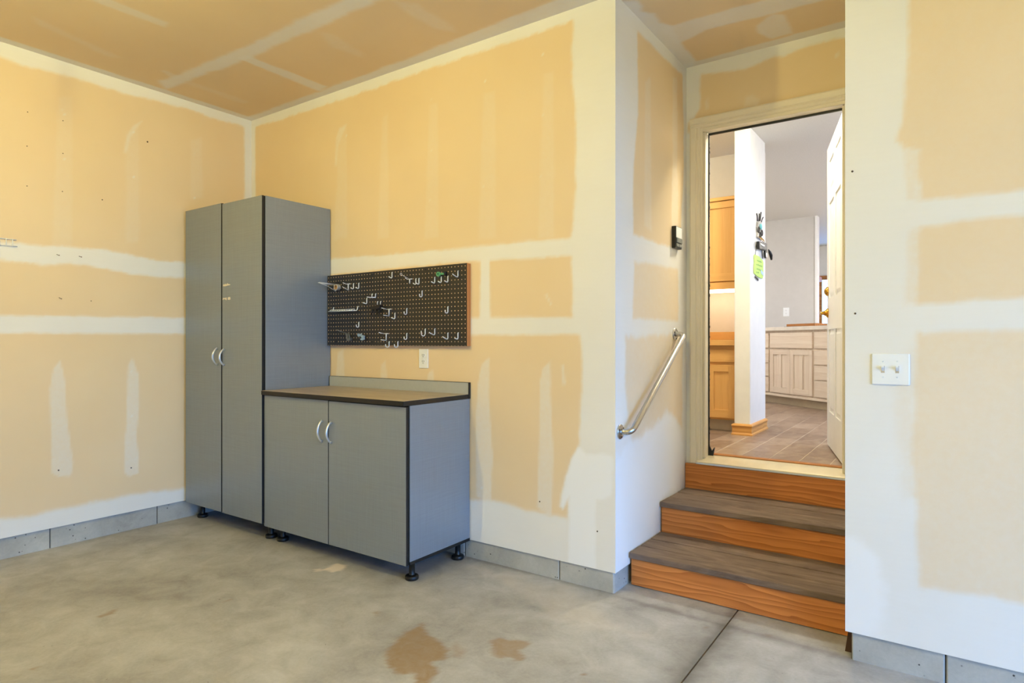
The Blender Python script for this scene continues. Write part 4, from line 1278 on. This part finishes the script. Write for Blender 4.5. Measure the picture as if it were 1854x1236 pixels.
# tape roll
x, z = hole(4, 16)
t = thing('tape_roll', 'small roll of silver tape with a tan core on the upper left hooks', 'tape roll', (x, PY, z - .02))
def ring(bm, x, y0, y1, z, ro, ri, n=24):
    R = []
    for r, y in ((ro, y0), (ro, y1), (ri, y1), (ri, y0)):
        R.append([bm.verts.new((x + r * math.cos(2 * math.pi * k / n), y, z + r * math.sin(2 * math.pi * k / n))) for k in range(n)])
    for a in range(4):
        A, Bq = R[a], R[(a + 1) % 4]
        for k in range(n):
            bm.faces.new((A[k], A[(k + 1) % n], Bq[(k + 1) % n], Bq[k])).smooth = False
    bmesh.ops.recalc_face_normals(bm, faces=bm.faces[:])
    return bm
obj('tape', ring(bmesh.new(), x + .012, PY - .034, PY - .008, z - .020, .021, .016), M['alu'], t)
obj('core', ring(bmesh.new(), x + .012, PY - .0355, PY - .007, z - .020, .0165, .0135), plain('card_core', (196, 158, 112), .8), t)
# green peg
x, z = hole(40, 17)
t = thing('plastic_peg', 'green plastic ring peg clipped above a steel hook near the right', 'peg', (x, PY, z - .02))
gp = plain('green_plastic', (82, 156, 112), .4)
obj('eye', ring(bmesh.new(), x - .010, PY - .022, PY - .010, z - .012, .0145, .006, 18), gp, t)
obj('arm', B(x + .002, x + .030, PY - .020, PY - .010, z - .018, z - .006, bev=.003), gp, t)
obj('shadow_block', B(x + .028, x + .042, PY - .016, PY - .001, z - .024, z + .002, bev=.002), M['black_plastic'], t)  # black block stands for the shadow right of the peg
# grey clamp
x, z = hole(8, 3)
t = thing('spring_clamp', 'dull grey metal spring clamp hooked low on the left of the pegboard', 'clamp', (x, PY, z))
dull = plain('dull_metal', (128, 130, 126), .45, .7, var=.2)
obj('stem', tube(bmesh.new(), [(x - .014, PY + .002, z), (x - .014, PY - .006, z), (x - .014, PY - .007, z - .032)], WR, 8), M['zinc'], t)
obj('wire_arm', tube(bmesh.new(), [(x - .014, PY - .008, z + .004), (x - .022, PY - .04, z + .014), (x - .030, PY - .075, z + .026)], .003, 6), dull, t)
obj('jaw', prism(bmesh.new(), [(x - .006, z + .006), (x + .008, z - .026), (x + .008, z - .046), (x + .038, z - .044), (x + .046, z - .026), (x + .034, z - .028), (x + .018, z - .034), (x + .006, z + .002)], 'y', PY - .026, PY - .004), dull, t)
obj('lever', tube(bmesh.new(), [(x + .016, PY - .014, z + .012), (x + .022, PY - .014, z - .008), (x + .030, PY - .014, z - .03)], .003, 6), dull, t)
# blue latch
x, z = hole(13, 3)
t = thing('hasp_latch', 'bright blue-white metal hasp hung low left of the board middle', 'latch', (x, PY, z))
lb = plain('bright_zinc', (190, 214, 226), .25, .6)
obj('plate', prism(bmesh.new(), [(x - .02, z + .002), (x + .008, z - .001), (x + .01, z - .016), (x - .01, z - .020), (x - .022, z - .010)], 'y', PY - .020, PY - .014), lb, t)
obj('knuckle', tube(bmesh.new(), [(x + .014, PY - .018, z - .004), (x + .02, PY - .018, z - .024)], .006, 8), lb, t)
obj('plate', prism(bmesh.new(), [(x + .024, z - .008), (x + .046, z - .012), (x + .046, z - .038), (x + .03, z - .044), (x + .012, z - .040), (x + .014, z - .030), (x + .024, z - .030)], 'y', PY - .024, PY - .014), lb, t)
obj('peg', tube(bmesh.new(), [(x, PY + .002, z), (x, PY - .016, z - .004)], WR, 8), M['zinc'], t)

# ------------------------------------------------------------------ switch plate, opener control, handrail
sw = thing('light_switch', 'white double toggle switch plate on the right-hand wall', 'switch', (-.181, YW, 1.154))
obj('cover_plate', B(-.244, -.118, YW - .007, YW, 1.094, 1.214, bev=.004, seg=2), M['plastic_white'], sw)
for x in (-.206, -.159):
    tg = obj('toggle', prism(bmesh.new(), [(YW - .0065, 1.146), (YW - .0065, 1.162), (YW - .022, 1.170), (YW - .022, 1.162)], 'x', x - .0045, x + .0045), M['plastic_white'], sw)
    obj('toggle_slot', B(x - .006, x + .006, YW - .0078, YW - .0068, 1.140, 1.167), M['toe'], tg)
    for z in (1.124, 1.184):
        obj('screw', lathe(bmesh.new(), [(.003, 0), (.002, -.0012)], (x, YW - .007, z), 'y', 8), M['zinc'], sw)
op = thing('door_opener_control', 'black wall control with white face and grey buttons beside the doorway', 'wall control', (XR, 3.655, 1.885))
obj('case', B(XR, XR + .026, 3.603, 3.705, 1.818, 1.950, bev=.003), M['black_plastic'], op)
obj('face_plate', B(XR + .026, XR + .028, 3.609, 3.70, 1.882, 1.945), M['plastic_white'], op)
obj('push_bar', B(XR + .026, XR + .032, 3.610, 3.70, 1.851, 1.880, bev=.002), plain('grey_button', (112, 116, 112), .5), op)
for a in (3.612, 3.658):
    obj('small_button', B(XR + .026, XR + .030, a, a + .040, 1.828, 1.846, bev=.002), plain('grey_key', (140, 142, 138), .5), op)

hr = thing('handrail', 'stainless steel grab bar slanting up the alcove wall above the steps', 'handrail', (XR, 3.27, 1.05))
Y0, Z0_, Y1, Z1_ = 2.888, .806, 3.655, 1.305
ux = XR + .062
dirv = Vector((0, Y1 - Y0, Z1_ - Z0_)).normalized()
A = Vector((XR + .004, Y0, Z0_)); Bv = Vector((XR + .004, Y1, Z1_))
pts = [A, A + Vector((.018, 0, 0))]
rb = .038
cA = Vector((ux - rb, Y0, Z0_)) + dirv * rb
for q in range(1, 7):
    w = math.pi / 2 * q / 6
    pts.append(cA + Vector((rb * math.sin(w), 0, 0)) - dirv * (rb * math.cos(w)))
cB = Vector((ux - rb, Y1, Z1_)) - dirv * rb
for q in range(0, 7):
    w = math.pi / 2 * q / 6
    pts.append(cB + Vector((rb * math.cos(w), 0, 0)) + dirv * (rb * math.sin(w)))
pts += [Bv + Vector((.012, 0, 0)), Bv]
obj('bar', tube(bmesh.new(), pts, .0158, 16), M['steel'], hr)
for p in (A, Bv):
    fl_ = obj('flange', lathe(bmesh.new(), [(.038, -.004), (.038, 0), (.034, .003), (.018, .004)], (p.x, p.y, p.z), 'x', 24), M['steel'], hr)
    for w in (.6, 2.7, 4.8):
        obj('screw', lathe(bmesh.new(), [(.005, .003), (.0045, .005), (.002, .006)], (p.x, p.y + .027 * math.cos(w), p.z + .027 * math.sin(w)), 'x', 8), M['slot'], fl_)

# ------------------------------------------------------------------ small things on the left wall
rust = plain('rusty_steel', (120, 92, 70), .6, .5)
for y, z, lab in ((1.534, 1.785, 'left of two thin nails sticking out of the upper taped joint'),
                  (1.653, 1.788, 'right of two thin nails sticking out of the upper taped joint'),
                  (1.546, 1.522, 'thin nail sticking out of the bare drywall between the taped joints')):
    o = tag(obj('wall_nail', tube(bmesh.new(), [(XL - .005, y, z + .008), (XL + .045, y - .004, z - .002), (XL + .047, y - .004, z - .002)], [.0016, .0016, .0034], 8), rust, loc=(XL, y, z)), lab, 'nail')
dk = plain('dark_screw', (84, 66, 48), .6, .3)
for y, z, r, lab in ((1.543, .471, .006, 'dark screw head low in the left plaster strip of the left wall'),
                     (1.958, .417, .006, 'dark screw head low in the plaster strip nearest the tall cabinet'),
                     (2.061, 2.619, .007, 'large dark screw head high on the left wall, right of the pale smear'),
                     (1.386, 2.619, .004, 'topmost screw head of the leftmost column on the left wall'),
                     (1.383, 2.416, .004, 'middle screw head of the leftmost column on the left wall'),
                     (1.383, 2.18, .004, 'lowest screw head of the leftmost column on the left wall'),
                     (1.566, 2.619, .004, 'topmost screw head of the second column on the left wall'),
                     (1.566, 2.418, .004, 'middle screw head of the second column on the left wall'),
                     (1.563, 2.183, .004, 'lowest screw head of the second column on the left wall'),
                     (1.784, 2.173, .005, 'single screw head between the faint strips high on the left wall'),
                     (1.72, 1.518, .004, 'small screw head between the two taped joints of the left wall')):
    tag(obj('wall_screw', lathe(bmesh.new(), [(r * .75, -.002), (r * .75, .0012), (r * .4, .002)], (XL, y, z), 'x', 10), dk, loc=(XL, y, z)), lab, 'screw')
for x, y, z, ax, lab in ((-1.455, YB, .30, 'y', 'tiny dark screw low on the back wall near its outer corner'),
                         (-1.80, YB, .40, 'y', 'tiny dark screw in the right plaster strip of the back wall'),
                         (-.31, YW, 1.93, 'y', 'upper tiny dark screw near the left edge of the right-hand wall'),
                         (-.30, YW, 1.37, 'y', 'lower tiny dark screw near the left edge of the right-hand wall')):
    tag(obj('wall_screw', lathe(bmesh.new(), [(.004, .002), (.004, -.0012), (.002, -.002)], (x, y, z), ax, 10), dk, loc=(x, y, z)), lab, 'screw')
wr = thing('wire_rack', 'white wire shelf end fixed to the left wall at the picture edge', 'rack', (XL, 1.2, 1.83))
for z, yo in ((1.853, 0), (1.815, .004)):
    obj('rail_wire', tube(bmesh.new(), [(XL + .006, .95, z), (XL + .006, 1.33 + yo, z)], .0032, 8), M['plastic_white'], wr)
for y in (1.28, 1.31, 1.25, 1.2, 1.15, 1.1, 1.05, 1.0):
    obj('cross_wire', tube(bmesh.new(), [(XL + .010, y, 1.811), (XL + .010, y, 1.857)], .0026, 8), M['plastic_white'], wr)
